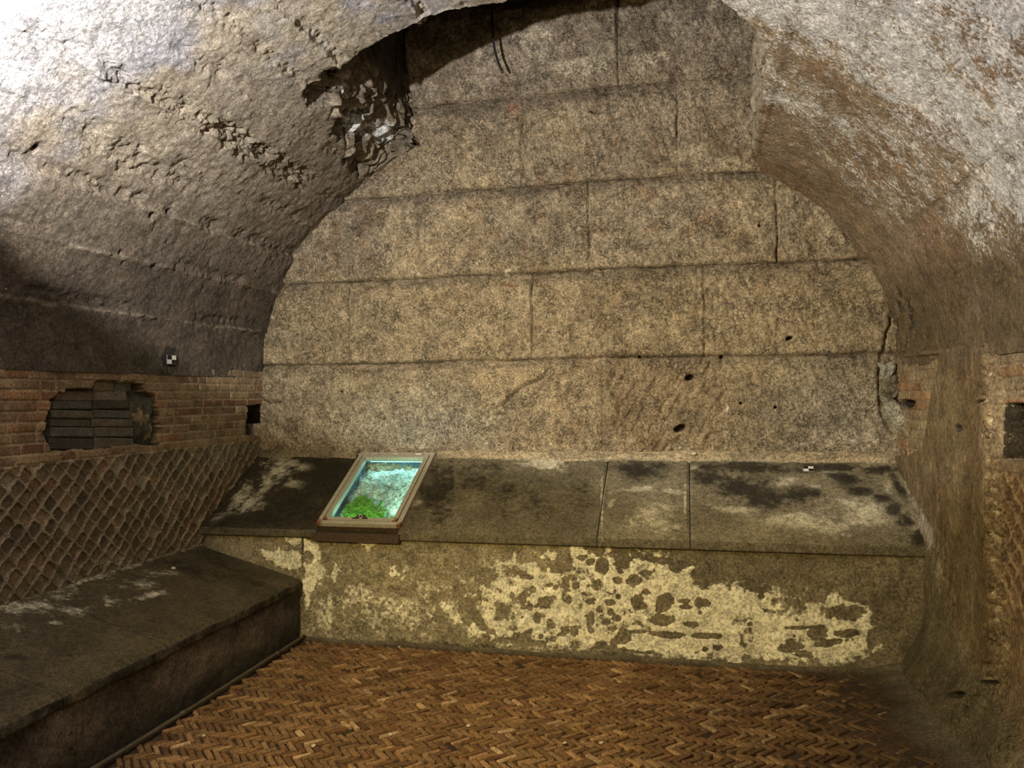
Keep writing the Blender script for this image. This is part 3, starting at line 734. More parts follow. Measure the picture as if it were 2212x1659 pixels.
    # pale mortar fill lumps in the corner
    def lump(name, poly, y, th, seed, col):
        us = [p[0] for p in poly]; vs_ = [p[1] for p in poly]
        A, B = np.meshgrid(np.linspace(min(us)-3, max(us)+3, 70), np.linspace(min(vs_)-3, max(vs_)+3, 90))
        w = (fbm(A*0.08, B*0.08, 3, seed)-.5)*8
        pm = pmask(A+w, B+w, poly, 14)
        Pw = np.zeros(A.shape+(3,))
        for i in range(A.shape[0]):
            for j in range(A.shape[1]):
                Pw[i, j] = at_y(A[i, j], B[i, j], y)
        h = th*np.sqrt(np.clip((pm-0.5)*2, 0, 1))+(fbm(Pw[..., 0]*28, Pw[..., 2]*28, 4, seed+1)-.5)*0.05*(pm > .5)
        Pw[..., 1] -= h
        keep = (pm[:-1, :-1] > 0.5) | (pm[1:, 1:] > 0.5)
        C = tint(attr3(col, A.shape), 0.5*ss(.45, .65, fbm(Pw[..., 0]*20, Pw[..., 2]*20, 3, seed+3)), tuple(q*.6 for q in col))
        return gridmesh(name, Pw, M_right, o, {'Col': C, 'A1': 0*A, 'A2': 0*A}, keep=keep)
    l1 = lump('mortar_fill', [(1903, 855), (1925, 860), (1945, 872), (1970, 880), (1977, 915), (1972, 932), (1950, 935), (1930, 922), (1915, 900)], 5.30, 0.07, 60, (0.36, 0.34, 0.265))
    l2 = lump('mortar_fill', [(1898, 785), (1930, 782), (1936, 800), (1918, 822), (1903, 812)], 5.36, 0.03, 66, (0.42, 0.40, 0.34))
    l3 = lump('mortar_fill', [(1904, 820), (1940, 808), (1946, 850), (1925, 862), (1905, 858)], 5.36, 0.03, 69, (0.20, 0.17, 0.12))
    for l in (l1, l2, l3): l['label'] = 'grey mortar packed into the corner'
wall_right()

# ================================================================== floor
def floor():
    xs = np.linspace(-3.4, 1.5, 330); ys = np.concatenate([np.linspace(-1.6, 1.5, 30)[:-1], np.linspace(1.5, 4.75, 300)])
    X, Y = np.meshgrid(xs, ys)
    Z = -0.012+(fbm(X*5, Y*5, 4, 900)-0.5)*0.008+(fbm(X*30, Y*30, 3, 901)-0.5)*0.005
    # mortar skirts at the walls and the worn earthy corner on the right
    Z += 0.022*ss(0.055, 0.0, (YF-Y)+(vn(X*6, X*0, 4)-.5)*.03)
    er = ss(0.55, 0.78, fbm(X*2.3+8, Y*2.3, 4, 903)+0.45*ss(0.35, 1.0, X)-0.18)
    rgt = ss(0.30, 0.0, 1.18-X+(fbm(Y*4, Y*0, 3, 6)-.5)*.15)
    Z += 0.010*er*ss(0.2, 0.9, X)+0.045*rgt
    C = attr3((0.07, 0.045, 0.025), X.shape); C *= (0.6+0.8*fbm(X*9, Y*9, 4, 904))[..., None]
    C = tint(C, 0.8*rgt, (0.21, 0.18, 0.12)); C = tint(C, 0.8*ss(0.06, 0.0, YF-Y), (0.20, 0.17, 0.11))
    o = gridmesh('floor', np.stack([X, Y, Z], -1), M_dirt, None, {'Col': C, 'A1': 0*X, 'A2': 0*X})
    tag(o, 'reddish brown brick floor laid in herringbone', kind='structure')
    mb = MB(); R = random.Random(11)
    L, W = 0.092, 0.0275; rowh = L/math.sqrt(2)+0.003; step = W*math.sqrt(2)+0.0030
    ny = int((4.64-1.55)/rowh)+1
    dark = [(1700, 1565), (1780, 1575), (1720, 1590), (2000, 1640)]
    for r in range(ny):
        yc = 4.60-(r+0.5)*rowh; sg = 1 if r % 2 else -1
        nx = int(3.75/step)
        ph = R.uniform(0, step)
        for i in range(nx):
            xc = XE+0.03+ph+i*step
            yy = yc+0.012*math.sin(xc*1.7+r*0.13)+R.gauss(0, 0.002)
            if xc < XE+0.05 or xc > 1.26: continue
            a = math.radians(45*sg+R.gauss(0, 3.0)); l = L*R.uniform(0.86, 1.04); ww = W*R.uniform(0.70, 0.95)
            wear_shade = max(0, min(1, (xc+0.5+R.gauss(0, .12))/1.5))
            if R.random() < 0.012+0.16*wear_shade**4: continue
            ca, sa = math.cos(a), math.sin(a)
            cxn, cyn = xc+R.gauss(0, .0015), yy
            z = R.gauss(0, 0.0024)-0.004*wear_shade*R.random()
            t1, t2 = R.gauss(0, 0.003), R.gauss(0, 0.0018)
            ax = np.array([ca*l, sa*l, t1]); ay = np.array([-sa*ww, ca*ww, t2])
            o0 = np.array([cxn, cyn, z-0.03])-ax/2-ay/2
            q = R.random(); bri = R.uniform(0.70, 1.25)
            base = (0.205, 0.115, 0.047) if q < .6 else ((0.28, 0.165, 0.075) if q < .85 else (0.17, 0.084, 0.035))
            if R.random() < 0.03: base = (0.42, 0.28, 0.15)
            c = tuple(bb*bri*(1-0.58*wear_shade) for bb in base)  # bricks also dim to the right, light falloff put into the colour
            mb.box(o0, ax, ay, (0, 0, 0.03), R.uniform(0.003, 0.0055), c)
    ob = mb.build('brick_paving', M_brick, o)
    return o
floor()

# ================================================================== far bench with the sloping top
SL = np.array([0, YB-YF, ZK-ZT]); SLN = np.linalg.norm(SL); E2 = SL/SLN; NS = np.array([0, -E2[2], E2[1]])
def slope_pt(x, t, h=0.0): return np.array([x, YF, ZT])+E2*t+NS*h
def at_slope(a, b):
    p = at_plane(a, b, (0, YF, ZT), NS); return p[0], float(np.dot(p-np.array([0, YF, ZT]), E2))
BOX = [at_slope(782, 982), at_slope(941, 984), at_slope(867, 1142), at_slope(684, 1136)]
WX0 = (BOX[0][0]+BOX[3][0])/2; WX1 = (BOX[1][0]+BOX[2][0])/2; WT0 = (BOX[2][1]+BOX[3][1])/2; WT1 = min((BOX[0][1]+BOX[1][1])/2, SLN-0.01)
J1 = at_slope(1300, 1090)[0]; J2 = at_slope(1490, 1090)[0]

def bench_far():
    root = empty('masonry_bench', (-0.94, YF, 0), label='high masonry bench with a sloping top along the far wall, holding the lit hatch', cat='bench')
    # ---- front
    xs = np.linspace(XL-0.02, XR+0.03, 720); zs = np.linspace(-0.02, ZT-0.052, 130)
    X, Z = np.meshgrid(xs, zs)
    u, v = proj(np.stack([X, np.full_like(X, YF), Z], -1))
    D = (fbm(X*3, Z*3, 4, 1000)-0.5)*0.02+(fbm(X*22, Z*22, 4, 1001)-.5)*0.006-0.012
    D += 0.02*ss(0.06, 0, Z)*vn(X*5, X*0, 4)
    w = (fbm(X*16, Z*16, 4, 1002)-0.5); wp = w*55
    main = [(955, 1300), (1010, 1280), (1050, 1225), (1120, 1222), (1180, 1185), (1290, 1188), (1400, 1200), (1480, 1222), (1580, 1270), (1640, 1262), (1700, 1290), (1790, 1290),
            (1850, 1290), (1900, 1345), (1912, 1400), (1880, 1440), (1700, 1428), (1600, 1432), (1450, 1415), (1330, 1400), (1250, 1395), (1120, 1392), (1040, 1385), (980, 1340)]
    A = pmask(u+wp, v+wp*0.5, main, 22)
    A = np.clip(A+w*0.35, 0, 1); A = A-0.45*ss(0.48, 0.68, fbm(X*7, Z*9, 4, 1009))*(A > 0.4)+0.10
    strips = [[(655, 1165), (690, 1180), (688, 1215), (702, 1235), (680, 1262), (662, 1320), (655, 1300)], [(560, 1190), (625, 1188), (648, 1195), (648, 1240), (600, 1222), (575, 1212)],
              [(612, 1158), (648, 1160), (648, 1180), (618, 1172)], [(720, 1215), (735, 1235), (722, 1258), (705, 1245), (712, 1232)], [(762, 1160), (812, 1168), (790, 1195), (784, 1176), (765, 1172)],
              [(838, 1222), (856, 1220), (858, 1240), (846, 1248), (838, 1240)], [(880, 1222), (868, 1258), (862, 1248), (872, 1230)]]
    w2 = (fbm(X*26, Z*26, 3, 1003)-0.5)*18
    for s in strips: A = np.maximum(A, pmask(u+w2, v+w2, s, 5))
    A = np.maximum(A, 0.62*blobs(u, v, [(760, 1290, 90, 50), (860, 1330, 140, 60), (700, 1330, 40, 60), (950, 1260, 80, 40)])+w*0.4-0.05)
    dk = [(1010, 1320, 22, 28), (1050, 1360, 20, 9, 20), (1105, 1288, 7, 9), (1080, 1280, 4, 4), (1150, 1275, 9, 10), (1178, 1303, 16, 15), (1145, 1315, 7, 10), (1128, 1295, 7, 11), (1160, 1335, 9, 12), (1188, 1347, 8, 11),
          (1140, 1368, 11, 7, -30), (1220, 1362, 12, 8), (1239, 1362, 8, 14), (1212, 1372, 10, 5), (1276, 1340, 9, 16), (1276, 1362, 8, 8), (1220, 1260, 8, 16), (1245, 1266, 7, 8), (1229, 1298, 6, 9), (1270, 1266, 4, 4),
          (1290, 1258, 10, 6), (1272, 1300, 5, 4), (1435, 1302, 19, 22), (1380, 1300, 16, 18), (1370, 1255, 18, 14), (1300, 1222, 16, 18), (1275, 1215, 12, 10), (1205, 1222, 30, 16), (1345, 1375, 20, 18), (1382, 1365, 22, 5),
          (1440, 1372, 50, 7, 4), (1530, 1375, 35, 7, 4), (1480, 1300, 14, 7), (1482, 1312, 14, 6), (1515, 1302, 20, 12), (1512, 1325, 6, 4), (1550, 1400, 12, 6), (1523, 1405, 8, 6), (1620, 1350, 6, 5), (1621, 1363, 5, 6),
          (1672, 1324, 4, 4), (1722, 1340, 4, 4), (1645, 1289, 8, 6), (1530, 1245, 42, 26), (1460, 1225, 22, 12), (1625, 1270, 40, 9, 15), (1830, 1325, 45, 16), (1720, 1357, 25, 4), (1770, 1370, 22, 20), (1820, 1372, 20, 7, 10),
          (1842, 1368, 22, 7), (1885, 1385, 12, 20), (1790, 1390, 40, 9, -8), (1710, 1398, 26, 16), (1735, 1415, 22, 8), (1837, 1296, 5, 5), (1845, 1297, 5, 5), (1430, 1340, 25, 12), (1490, 1350, 18, 8), (1615, 1425, 12, 14),
          (1450, 1215, 60, 8, 8), (1340, 1200, 20, 10), (1095, 1385, 40, 6), (1160, 1388, 20, 5), (1035, 1345, 10, 12), (1335, 1290, 7, 7), (1395, 1278, 10, 8), (665, 1205, 14, 14), (846, 1234, 3, 4)]
    dv = blobs(u, v, dk, (fbm(X*30, Z*30, 3, 1004)-0.5)*0.9)
    A = np.minimum(A, 1-ss(0.42, 0.58, dv)*0.75)
    A = A-0.5*ss(0.50, 0.60, fbm(X*15, Z*15, 4, 1011))*ss(1500, 1350, u)*(u > 940)
    f1, f2, idw = worley(X*13+w, Z*17, 1005)
    A = np.where((idw > 0.72) & (u > 1000) & (u < 1350), np.minimum(A, 0.25+ss(0.25, 0.42, f1+w*.5)), A)
    A = A-0.30*ss(0.35, 0.8, fbm(X*45, Z*45, 4, 1012, 0.65))*(A > 0.3)+0.08
    A = A-0.20*ss(1380, 1700, u)*ss(0.35, 0.65, fbm(X*20, Z*20, 4, 1013))
    D += 0.004*ss(0.4, 0.6, A)
    C = attr3((0.20, 0.165, 0.108), X.shape)
    C = tint(C, 0.6*ss(0.45, 0.7, fbm(X*4, Z*6, 4, 1006)), (0.26, 0.22, 0.145))
    C = tint(C, 0.5*ss(0.5, 0.7, fbm(X*3+3, Z*5, 4, 1007)), (0.12, 0.10, 0.065))
    C = tint(C, 0.9*blobs(u, v, [(860, 1270, 230, 100), (540, 1190, 110, 40), (1080, 1210, 120, 30)])*(0.5+fbm(X*9, Z*9, 4, 1010)), (0.36, 0.305, 0.20))
    A2 = 0.62*ss(0.10, 0.0, Z)*vn(X*9, X*0, 5)+0*X
    A2 = np.maximum(A2, 0.8*np.exp(-((u-652)/3.0)**2)*(v < 1200)); D -= 0.01*np.exp(-((u-652)/3)**2)*(v < 1200)
    P = np.stack([X, YF-D, Z], -1)
    fr = gridmesh('front_wall', P, M_bench, root, {'Col': C, 'A1': A, 'A2': A2})
    # ---- top slabs
    def slab(x0, x1, nx):
        xs = np.linspace(x0+0.003, x1-0.003, nx)
        # profile: underside of lip -> lip face -> top
        tl = np.concatenate([np.linspace(0, 0.05, 6), np.linspace(0.052, 0.062, 4), np.linspace(0.07, SLN+0.11, 120)])
        X, T = np.meshgrid(xs, tl)
        n = (fbm(X*3, T*3, 4, 1100)-0.5)*0.014+(fbm(X*25, T*25, 3, 1101)-.5)*0.004
        e = np.minimum(X-xs[0], xs[-1]-X); n = n-0.006*ss(0.012, 0, e)
        lip = T <= 0.0515
        Yp = np.where(lip, YF-0.016-(n*0.4), 0); Zp = np.where(lip, ZT-0.056+T, 0)
        tt = np.maximum(T-0.06, 0)
        rnd_ = ss(0.025, 0, tt)
        top = np.array([0, YF-0.016, ZT-0.004])[None, None]+E2*tt[..., None]+NS*(n-0.006*rnd_**2)[..., None]
        Px = np.stack([X, np.where(lip, Yp, top[..., 1]), np.where(lip, Zp, top[..., 2])], -1)
        # underside row and returned back edge to the front wall
        under = Px[0].copy(); under[:, 1] += 0.05
        Pf = np.concatenate([under[None], Px], 0)
        u, v = proj(Pf); Xf = Pf[..., 0]; Tf = np.concatenate([T[:1]*0, T], 0)
        C = attr3((0.215, 0.185, 0.118), Xf.shape)
        C = tint(C, 0.5*ss(0.45, 0.7, fbm(Xf*4, Tf*4, 4, 1103)), (0.135, 0.115, 0.078))
        # mottled small round spots
        f1, f2, idw = worley(Xf*22, Tf*22, 1104)
        C = tint(C, 0.55*ss(0.30, 0.18, f1)*(idw > 0.45), (0.085, 0.070, 0.045))
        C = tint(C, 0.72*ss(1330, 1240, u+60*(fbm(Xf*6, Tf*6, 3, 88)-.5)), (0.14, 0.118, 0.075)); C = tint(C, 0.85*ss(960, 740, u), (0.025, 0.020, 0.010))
        DK = [(700, 1040, 60, 55), (640, 1090, 60, 36), (720, 1010, 60, 25), (940, 1060, 60, 70), (1020, 1040, 110, 60), (1100, 1060, 90, 70), (1150, 1090, 90, 50), (1060, 1010, 60, 20), (1380, 1015, 70, 22), (1250, 1060, 45, 60),
              (1540, 1025, 50, 26), (1600, 1050, 70, 30), (1660, 1075, 70, 30), (1730, 1070, 60, 24), (1620, 1010, 80, 18), (1830, 1035, 60, 18, 10), (1860, 1060, 40, 14), (1930, 1100, 25, 20), (1960, 1130, 30, 22, 40), (1985, 1160, 28, 24, 50), (1905, 1075, 30, 18, 20),
              (1900, 1015, 50, 10), (1940, 1050, 12, 40, -30), (490, 1130, 60, 14), (560, 1120, 110, 16), (1780, 1010, 100, 12)]
        wq = (fbm(Xf*11, Tf*11, 6, 1105, 0.6)-0.5)
        A2 = 0.80*blobs(u, v, DK, wq*1.3)
        PA = [(1180, 1000, 55, 22), (1150, 985, 40, 8), (1390, 1055, 60, 8, -6), (1320, 1088, 8, 14, 30), (1440, 1062, 45, 7, 5), (1500, 1010, 10, 6), (1480, 1085, 3, 60), (1300, 1090, 4, 80), (1600, 1100, 60, 8), (1690, 1045, 40, 16, -15), (1760, 1050, 25, 8, 10),
              (1790, 1018, 60, 7, 8), (1850, 1030, 40, 7, 15), (1915, 1060, 18, 20), (1570, 1100, 50, 7, 10), (1700, 1115, 60, 10, -10), (1880, 1100, 80, 40), (1750, 1130, 120, 30), (1420, 1120, 60, 45), (610, 1000, 40, 18), (580, 1040, 22, 30, 35), (655, 1010, 30, 12), (520, 1075, 16, 60, 38), (600, 1020, 50, 34, 20), (540, 1090, 45, 22, -30), (640, 1045, 30, 12), (930, 1045, 22, 30, -20), (905, 1085, 20, 12), (470, 1120, 30, 10, -30), (1800, 1035, 45, 9, 20)]
        A2 = A2*np.where((u > 980) & (u < 1320), 0.72, 1.0)
        A1 = 0.66*blobs(u, v, PA, wq*1.6)
        A1 = np.maximum(A1, 0.50*ss(0.05, 0.0, SLN+0.02-Tf)*(u > 1080))
        C = tint(C, 0.6*blobs(u, v, [(1880, 1120, 120, 50), (1650, 1140, 150, 30), (1400, 1120, 80, 50)]), (0.33, 0.29, 0.205))
        C = tint(C, 0.7*np.concatenate([np.ones((1, len(xs))), lip.astype(float)], 0), (0.135, 0.115, 0.078))
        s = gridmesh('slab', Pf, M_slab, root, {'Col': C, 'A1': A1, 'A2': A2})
        return s
    slab(XL-0.01, WX0+0.012, 130); slab(WX1-0.012, J1, 150); slab(J1, J2, 90); slab(J2, XR+0.02, 230)
    # strip of slab left above the window, closing against the wall
    # thin mortar fillet where the top meets the far wall
    xs = np.linspace(XL, XR, 500); ks = np.linspace(0, 1, 12); Xk, K = np.meshgrid(xs, ks)
    wv = 0.5+0.8*fbm(Xk*5, Xk*0, 4, 1111)
    Yk = YB-0.006-0.055*(1-K)*wv; Zk = ZK-0.006-0.03*(1-K)*wv+0.045*K*wv+0.006*(fbm(Xk*30, K*6, 3, 8)-.5)+0.010*np.sin(K*3.14)
    keepf = np.ones((11, 499), bool); xm = (xs[:-1]+xs[1:])/2
    keepf[:, (xm > WX0-0.02) & (xm < WX1+0.02)] = False
    Cf = attr3((0.40, 0.32, 0.20), Xk.shape); Cf = tint(Cf, 0.7*ss(.45, .6, fbm(Xk*7, K*2, 4, 12)), (0.22, 0.18, 0.12))
    Cf = tint(Cf, 0.6*(Xk < WX0), (0.17, 0.14, 0.09))
    fl = gridmesh('mortar_fillet', np.stack([Xk, Yk, Zk], -1), M_bench, root, {'Col': Cf, 'A1': 0*Xk, 'A2': 0*Xk}, keep=keepf)
    fl['label'] = 'pale mortar line where bench meets wall'
    # ---- lined recess under the hatch
    dep = 0.095
    def wallgrid(p00, p10, p01, nx, ny, rough, cols, seed, name, flip=False, a1=None):
        p00, p10, p01 = map(np.array, (p00, p10, p01))
        A, B = np.meshgrid(np.linspace(0, 1, nx), np.linspace(0, 1, ny))
        P = p00+(p10-p00)*A[..., None]+(p01-p00)*B[..., None]
        nrm = np.cross(p10-p00, p01-p00); lx = np.linalg.norm(p10-p00); ly = np.linalg.norm(p01-p00); nrm = nrm/np.linalg.norm(nrm)
        P = P+nrm*((fbm(A*lx*14, B*ly*14, 5, seed, 0.6)-0.5)*rough)[..., None]
        C = attr3(cols, A.shape)*(0.6+0.8*fbm(A*lx*10, B*ly*10, 4, seed+1))[..., None]
        return gridmesh(name, P, M_rec, root, {'Col': C, 'A1': (a1(A, B) if a1 else 0*A), 'A2': 0*A}, flip=flip)
    x0, x1, t0, t1 = WX0+0.03, WX1-0.03, WT0+0.03, WT1-0.03
    sp = slope_pt
    wallgrid(sp(x0-.02, t0-.02, -dep), sp(x1+.02, t0-.02, -dep), sp(x0-.02, t1+.02, -dep), 150, 190, 0.035, (0.50, 0.54, 0.48), 1200, 'recess_bed')
    wallgrid(sp(x0, t0, 0), sp(x0, t1, 0), sp(x0, t0, -dep-.02), 60, 30, 0.008, (0.10, 0.14, 0.18), 1210, 'recess_lining', True)  # blue lamp tint put into the left and head lining colours
    wallgrid(sp(x1, t0, 0), sp(x1, t1, 0), sp(x1, t0, -dep-.02), 60, 30, 0.008, (0.30, 0.30, 0.26), 1220, 'recess_lining')
    wallgrid(sp(x0, t1, 0), sp(x1, t1, 0), sp(x0, t1, -dep-.02), 60, 30, 0.008, (0.08, 0.13, 0.16), 1230, 'recess_lining', True)
    wallgrid(sp(x0, t0, 0), sp(x1, t0, 0), sp(x0, t0, -dep-.02), 60, 30, 0.008, (0.30, 0.32, 0.30), 1240, 'recess_lining')
    return root, (x0, x1, t0, t1, dep)
M_rec = stone('recess_stone', fine=(60, 0.5, 1.5), a1=(0.7, 0.7, 0.65), s1=40, bump=(0.8, 0.008, 60), coarse=(14, 0.6, 1.4), rough=0.8)
BF, REC = bench_far()

# moss growing on the bed of the recess
def moss():
    x0, x1, t0, t1, dep = REC
    A, B = np.meshgrid(np.linspace(0, 1, 150), np.linspace(0, 1, 150))
    xa = x0+(x1-x0)*(0.02+0.80*A); tb = t0+(t1-t0)*(-0.02+0.56*B)
    sh = 0.30-np.maximum(np.maximum(0.16-A, B-0.98+0.55*np.abs(A-0.25)*1.5), A+B*0.55-1.02)*1.6-0.15*ss(.6,1,B)
    n = fbm(A*9, B*9, 4, 1301)
    m = sh+(n-0.5)*0.8-0.10
    h = 0.004+0.022*ss(0, .25, m)+(fbm(A*60, B*60, 3, 1302)-.5)*0.014
    P = (np.array([0, YF, ZT])[None, None]+E2*tb[..., None]+NS*(h-dep+0.012)[..., None]); P[..., 0] = xa
    keep = (m > 0.06)[:-1, :-1]
    C = attr3((0.16, 0.42, 0.05), A.shape); C = tint(C, 0.8*ss(0.4, 0.7, fbm(A*20, B*20, 3, 1303)), (0.30, 0.60, 0.06)); C = tint(C, 0.5*ss(0.6, 0.8, fbm(A*7, B*7, 3, 1304)), (0.12, 0.22, 0.06))
    C = tint(C, 0.75*ss(.28, .05, m), (0.32, 0.42, 0.28))
    o = gridmesh('moss', P, M_dirt2, None, {'Col': C, 'A1': 0*A, 'A2': 0*A}, keep=keep)
    tag(o, 'bright green moss on the stone under the glass hatch', 'moss', kind='stuff')
M_dirt2 = stone('moss', fine=(160, 0.45, 1.5), bump=(1.0, 0.008, 180), coarse=(20, 0.7, 1.3))
moss()

# ================================================================== glass hatch
M_frame = plain('weathered_frame_metal', (0.40, 0.37, 0.285), 0.6, 0.0, 0.25, 50, 0.3, rust=(0.20, 0.075, 0.03))
M_rust = plain('rusty_steel', (0.065, 0.038, 0.020), 0.85, 0.0, 0.9, 90, 0.8)
M_steel = plain('bright_steel', (0.62, 0.60, 0.55), 0.35, 0.8, 0.15, 60)
def glassmat():
    m = bpy.data.materials.new('hatch_glass'); m.use_nodes = True; t = m.node_tree; t.nodes.clear()
    out = nn(t, 'ShaderNodeOutputMaterial'); mx = nn(t, 'ShaderNodeMixShader'); tr = nn(t, 'ShaderNodeBsdfTransparent'); gl = nn(t, 'ShaderNodeBsdfGlossy')
    fr = nn(t, 'ShaderNodeFresnel'); fr.inputs[0].default_value = 1.45
    tr.inputs[0].default_value = (0.90, 0.97, 0.95, 1); gl.inputs['Roughness'].default_value = 0.06
    ge = nn(t, 'ShaderNodeNewGeometry'); t.links.new(math_(t, 'MULTIPLY', fr.outputs[0], math_(t, 'SUBTRACT', 1.0, ge.outputs['Backfacing'])), mx.inputs[0]); t.links.new(tr.outputs[0], mx.inputs[1]); t.links.new(gl.outputs[0], mx.inputs[2]); t.links.new(mx.outputs[0], out.inputs[0])
    return m
M_glass = glassmat()
def emit(name, col, s):
    m = bpy.data.materials.new(name); m.use_nodes = True; b = m.node_tree.nodes['Principled BSDF']
    b.inputs['Base Color'].default_value = (*col, 1); b.inputs['Emission Color'].default_value = (*col, 1); b.inputs['Emission Strength'].default_value = s
    return m
def hatch():
    root = empty('glass_hatch', tuple(slope_pt((WX0+WX1)/2, WT0, 0.0)), label='weathered metal framed glass hatch lying on the sloping bench top, lit from below', cat='hatch')
    ex = np.array([1, 0, 0.0])
    def bars(x0, x1, t0, t1, wd, h0, h1, name, mat, ch=0.003):
        o = []
        for i, (a, b, c, d) in enumerate([(x0, x1, t0, t0+wd), (x0, x1, t1-wd, t1), (x0, x0+wd, t0+wd+.0008, t1-wd-.0008), (x1-wd, x1, t0+wd+.0008, t1-wd-.0008)]):
            mb = MB()
            # subdivide along the bar so rust can sit at the corners
            n = 14; horiz = (b-a) > (d-c)
            for k in range(n):
                if horiz: aa = a+(b-a)*k/n; bb = a+(b-a)*(k+1)/n; cc, dd = c, d
                else: aa, bb = a, b; cc = c+(d-c)*k/n; dd = c+(d-c)*(k+1)/n
                mb.box(slope_pt(aa, cc, h0), ex*(bb-aa), E2*(dd-cc), NS*(h1-h0), 0, (1, 1, 1))
            V = np.array(mb.V); tt = (V-np.array([0, YF, ZT]))@E2; xx = V[:, 0]
            dc = np.minimum(np.minimum(np.hypot(xx-x0, tt-t0), np.hypot(xx-x1, tt-t0)), 9)
            r = np.clip(0.95-dc/0.07, 0, 1)
            o.append(mb.build(name, mat, root, attrs={'A1': r}))
        return o
    bars(WX0, WX1, WT0, WT1, 0.030, -0.02, 0.026, 'outer_frame', M_frame)
    bars(WX0+0.036, WX1-0.036, WT0+0.036, WT1-0.036, 0.028, -0.01, 0.028, 'sash_bar', M_frame)
    mb = MB(); mb.box(slope_pt(WX0+0.05, WT0+0.05, 0.004), ex*(WX1-WX0-0.10), E2*(WT1-WT0-0.10), NS*0.006)
    g = mb.build('glass_pane', M_glass, root)
    # hinges on the upper bar
    for f in (0.22, 0.50, 0.80):
        x = WX0+(WX1-WX0)*f; mb = MB()
        mb.box(slope_pt(x-0.03, WT1-0.045, 0.026), ex*0.06, E2*0.022, NS*0.003)
        mb.tube([slope_pt(x-0.022, WT1-0.032, 0.034), slope_pt(x+0.022, WT1-0.032, 0.034)], 0.006, 8)
        mb.build('hinge', M_steel, root)
    # latch at the foot of the sash: rusty tab with a ring
    xm = WX0+(WX1-WX0)*0.50; mb = MB(); b0 = WT0+0.034
    V = [slope_pt(xm+dx, b0+dt, h) for h in (0.030, 0.034) for dx, dt in ((-0.055, 0.012), (0.055, 0.012), (0.018, 0.052), (-0.018, 0.052))]
    mb.V = V; mb.C = [(1, 1, 1)]*8; mb.F = [(0, 3, 2, 1), (4, 5, 6, 7), (0, 1, 5, 4), (1, 2, 6, 5), (2, 3, 7, 6), (3, 0, 4, 7)]
    la = mb.build('latch', M_rust, root); la['label'] = 'rusty latch tab'
    mb = MB(); ring = [slope_pt(xm+0.002+0.010*math.cos(a), b0+0.024+0.013*math.sin(a), 0.040+0.006*math.sin(a)) for a in np.linspace(0, 2*math.pi, 15)]
    mb.tube(ring, 0.003, 6); mb.build('ring', M_steel, la)
    # rusty angle under the foot of the frame
    mb = MB()
    mb.box((WX0-0.004, YF-0.034, ZT-0.066), (WX1-WX0+0.010, 0, 0), (0, 0.060, 0), (0, 0, 0.046), 0.002)
    mb.box((WX0+0.002, YF-0.042, ZT-0.070), (WX1-WX0, 0, 0), (0, 0.062, 0), (0, 0, 0.010), 0.002)
    k = mb.build('sill_rail', M_rust, root); k['label'] = 'rusty steel rail below the frame'
    mb = MB(); mb.box(slope_pt(WX0+0.006, WT0-0.004, -0.035), ex*(WX1-WX0-0.012), E2*0.03, NS*0.036)
    mb.build('kerb', M_rust, root)
    # blue-green lamps under the frame
    x0, x1, t0, t1, dep = REC
    em = emit('blue_green_lamp', (0.35, 0.95, 1.0), 3.0)
    for n_, (a, b, c, d) in enumerate([(x0+0.04, x0+0.17, t0+0.045, t0+0.052), (x0+0.05, x1-0.05, t1-0.012, t1-0.004)]):
        mb = MB(); mb.box(slope_pt(a, c, -0.085 if n_ == 0 else -0.03), ex*(b-a), E2*(d-c), NS*0.008)
        l = mb.build('lamp_strip', em, None)
        tag(l, ['short blue-green lamp strip glowing at the foot of the recess under the hatch', 'long blue-green lamp strip glowing at the head of the recess under the hatch'][n_], 'lamp strip')
    area('recess_lamp', tuple(slope_pt((x0+x1)/2, t1-0.03, -0.03)), tuple(slope_pt((x0+x1)/2, t1-0.13, -dep)), 0.45, (0.45, 0.95, 1.0), x1-x0-0.12, 0.03)
    la2 = area('recess_lamp', tuple(slope_pt(x1-0.012, (t0+t1)/2, -0.045)), (0, 5, 0), 1.1, (0.55, 1.0, 0.85), 0.03, 0.5)  # unseen side lamp added to light the bed and left lining
    dz = Vector((0.9, 0, 0))+Vector(NS)*0.25; dz.normalize(); dy = Vector(E2); dx = dy.cross(dz).normalized(); dz = dx.cross(dy)
    la2.rotation_euler = Matrix((dx, dy, dz)).transposed().to_euler()
    area('recess_lamp', tuple(slope_pt(x0+0.16, t0+0.03, -0.045)), tuple(slope_pt((x0+x1)/2, t0+0.35, -dep)), 1.5, (0.55, 1.0, 0.95), 0.22, 0.03)
hatch()

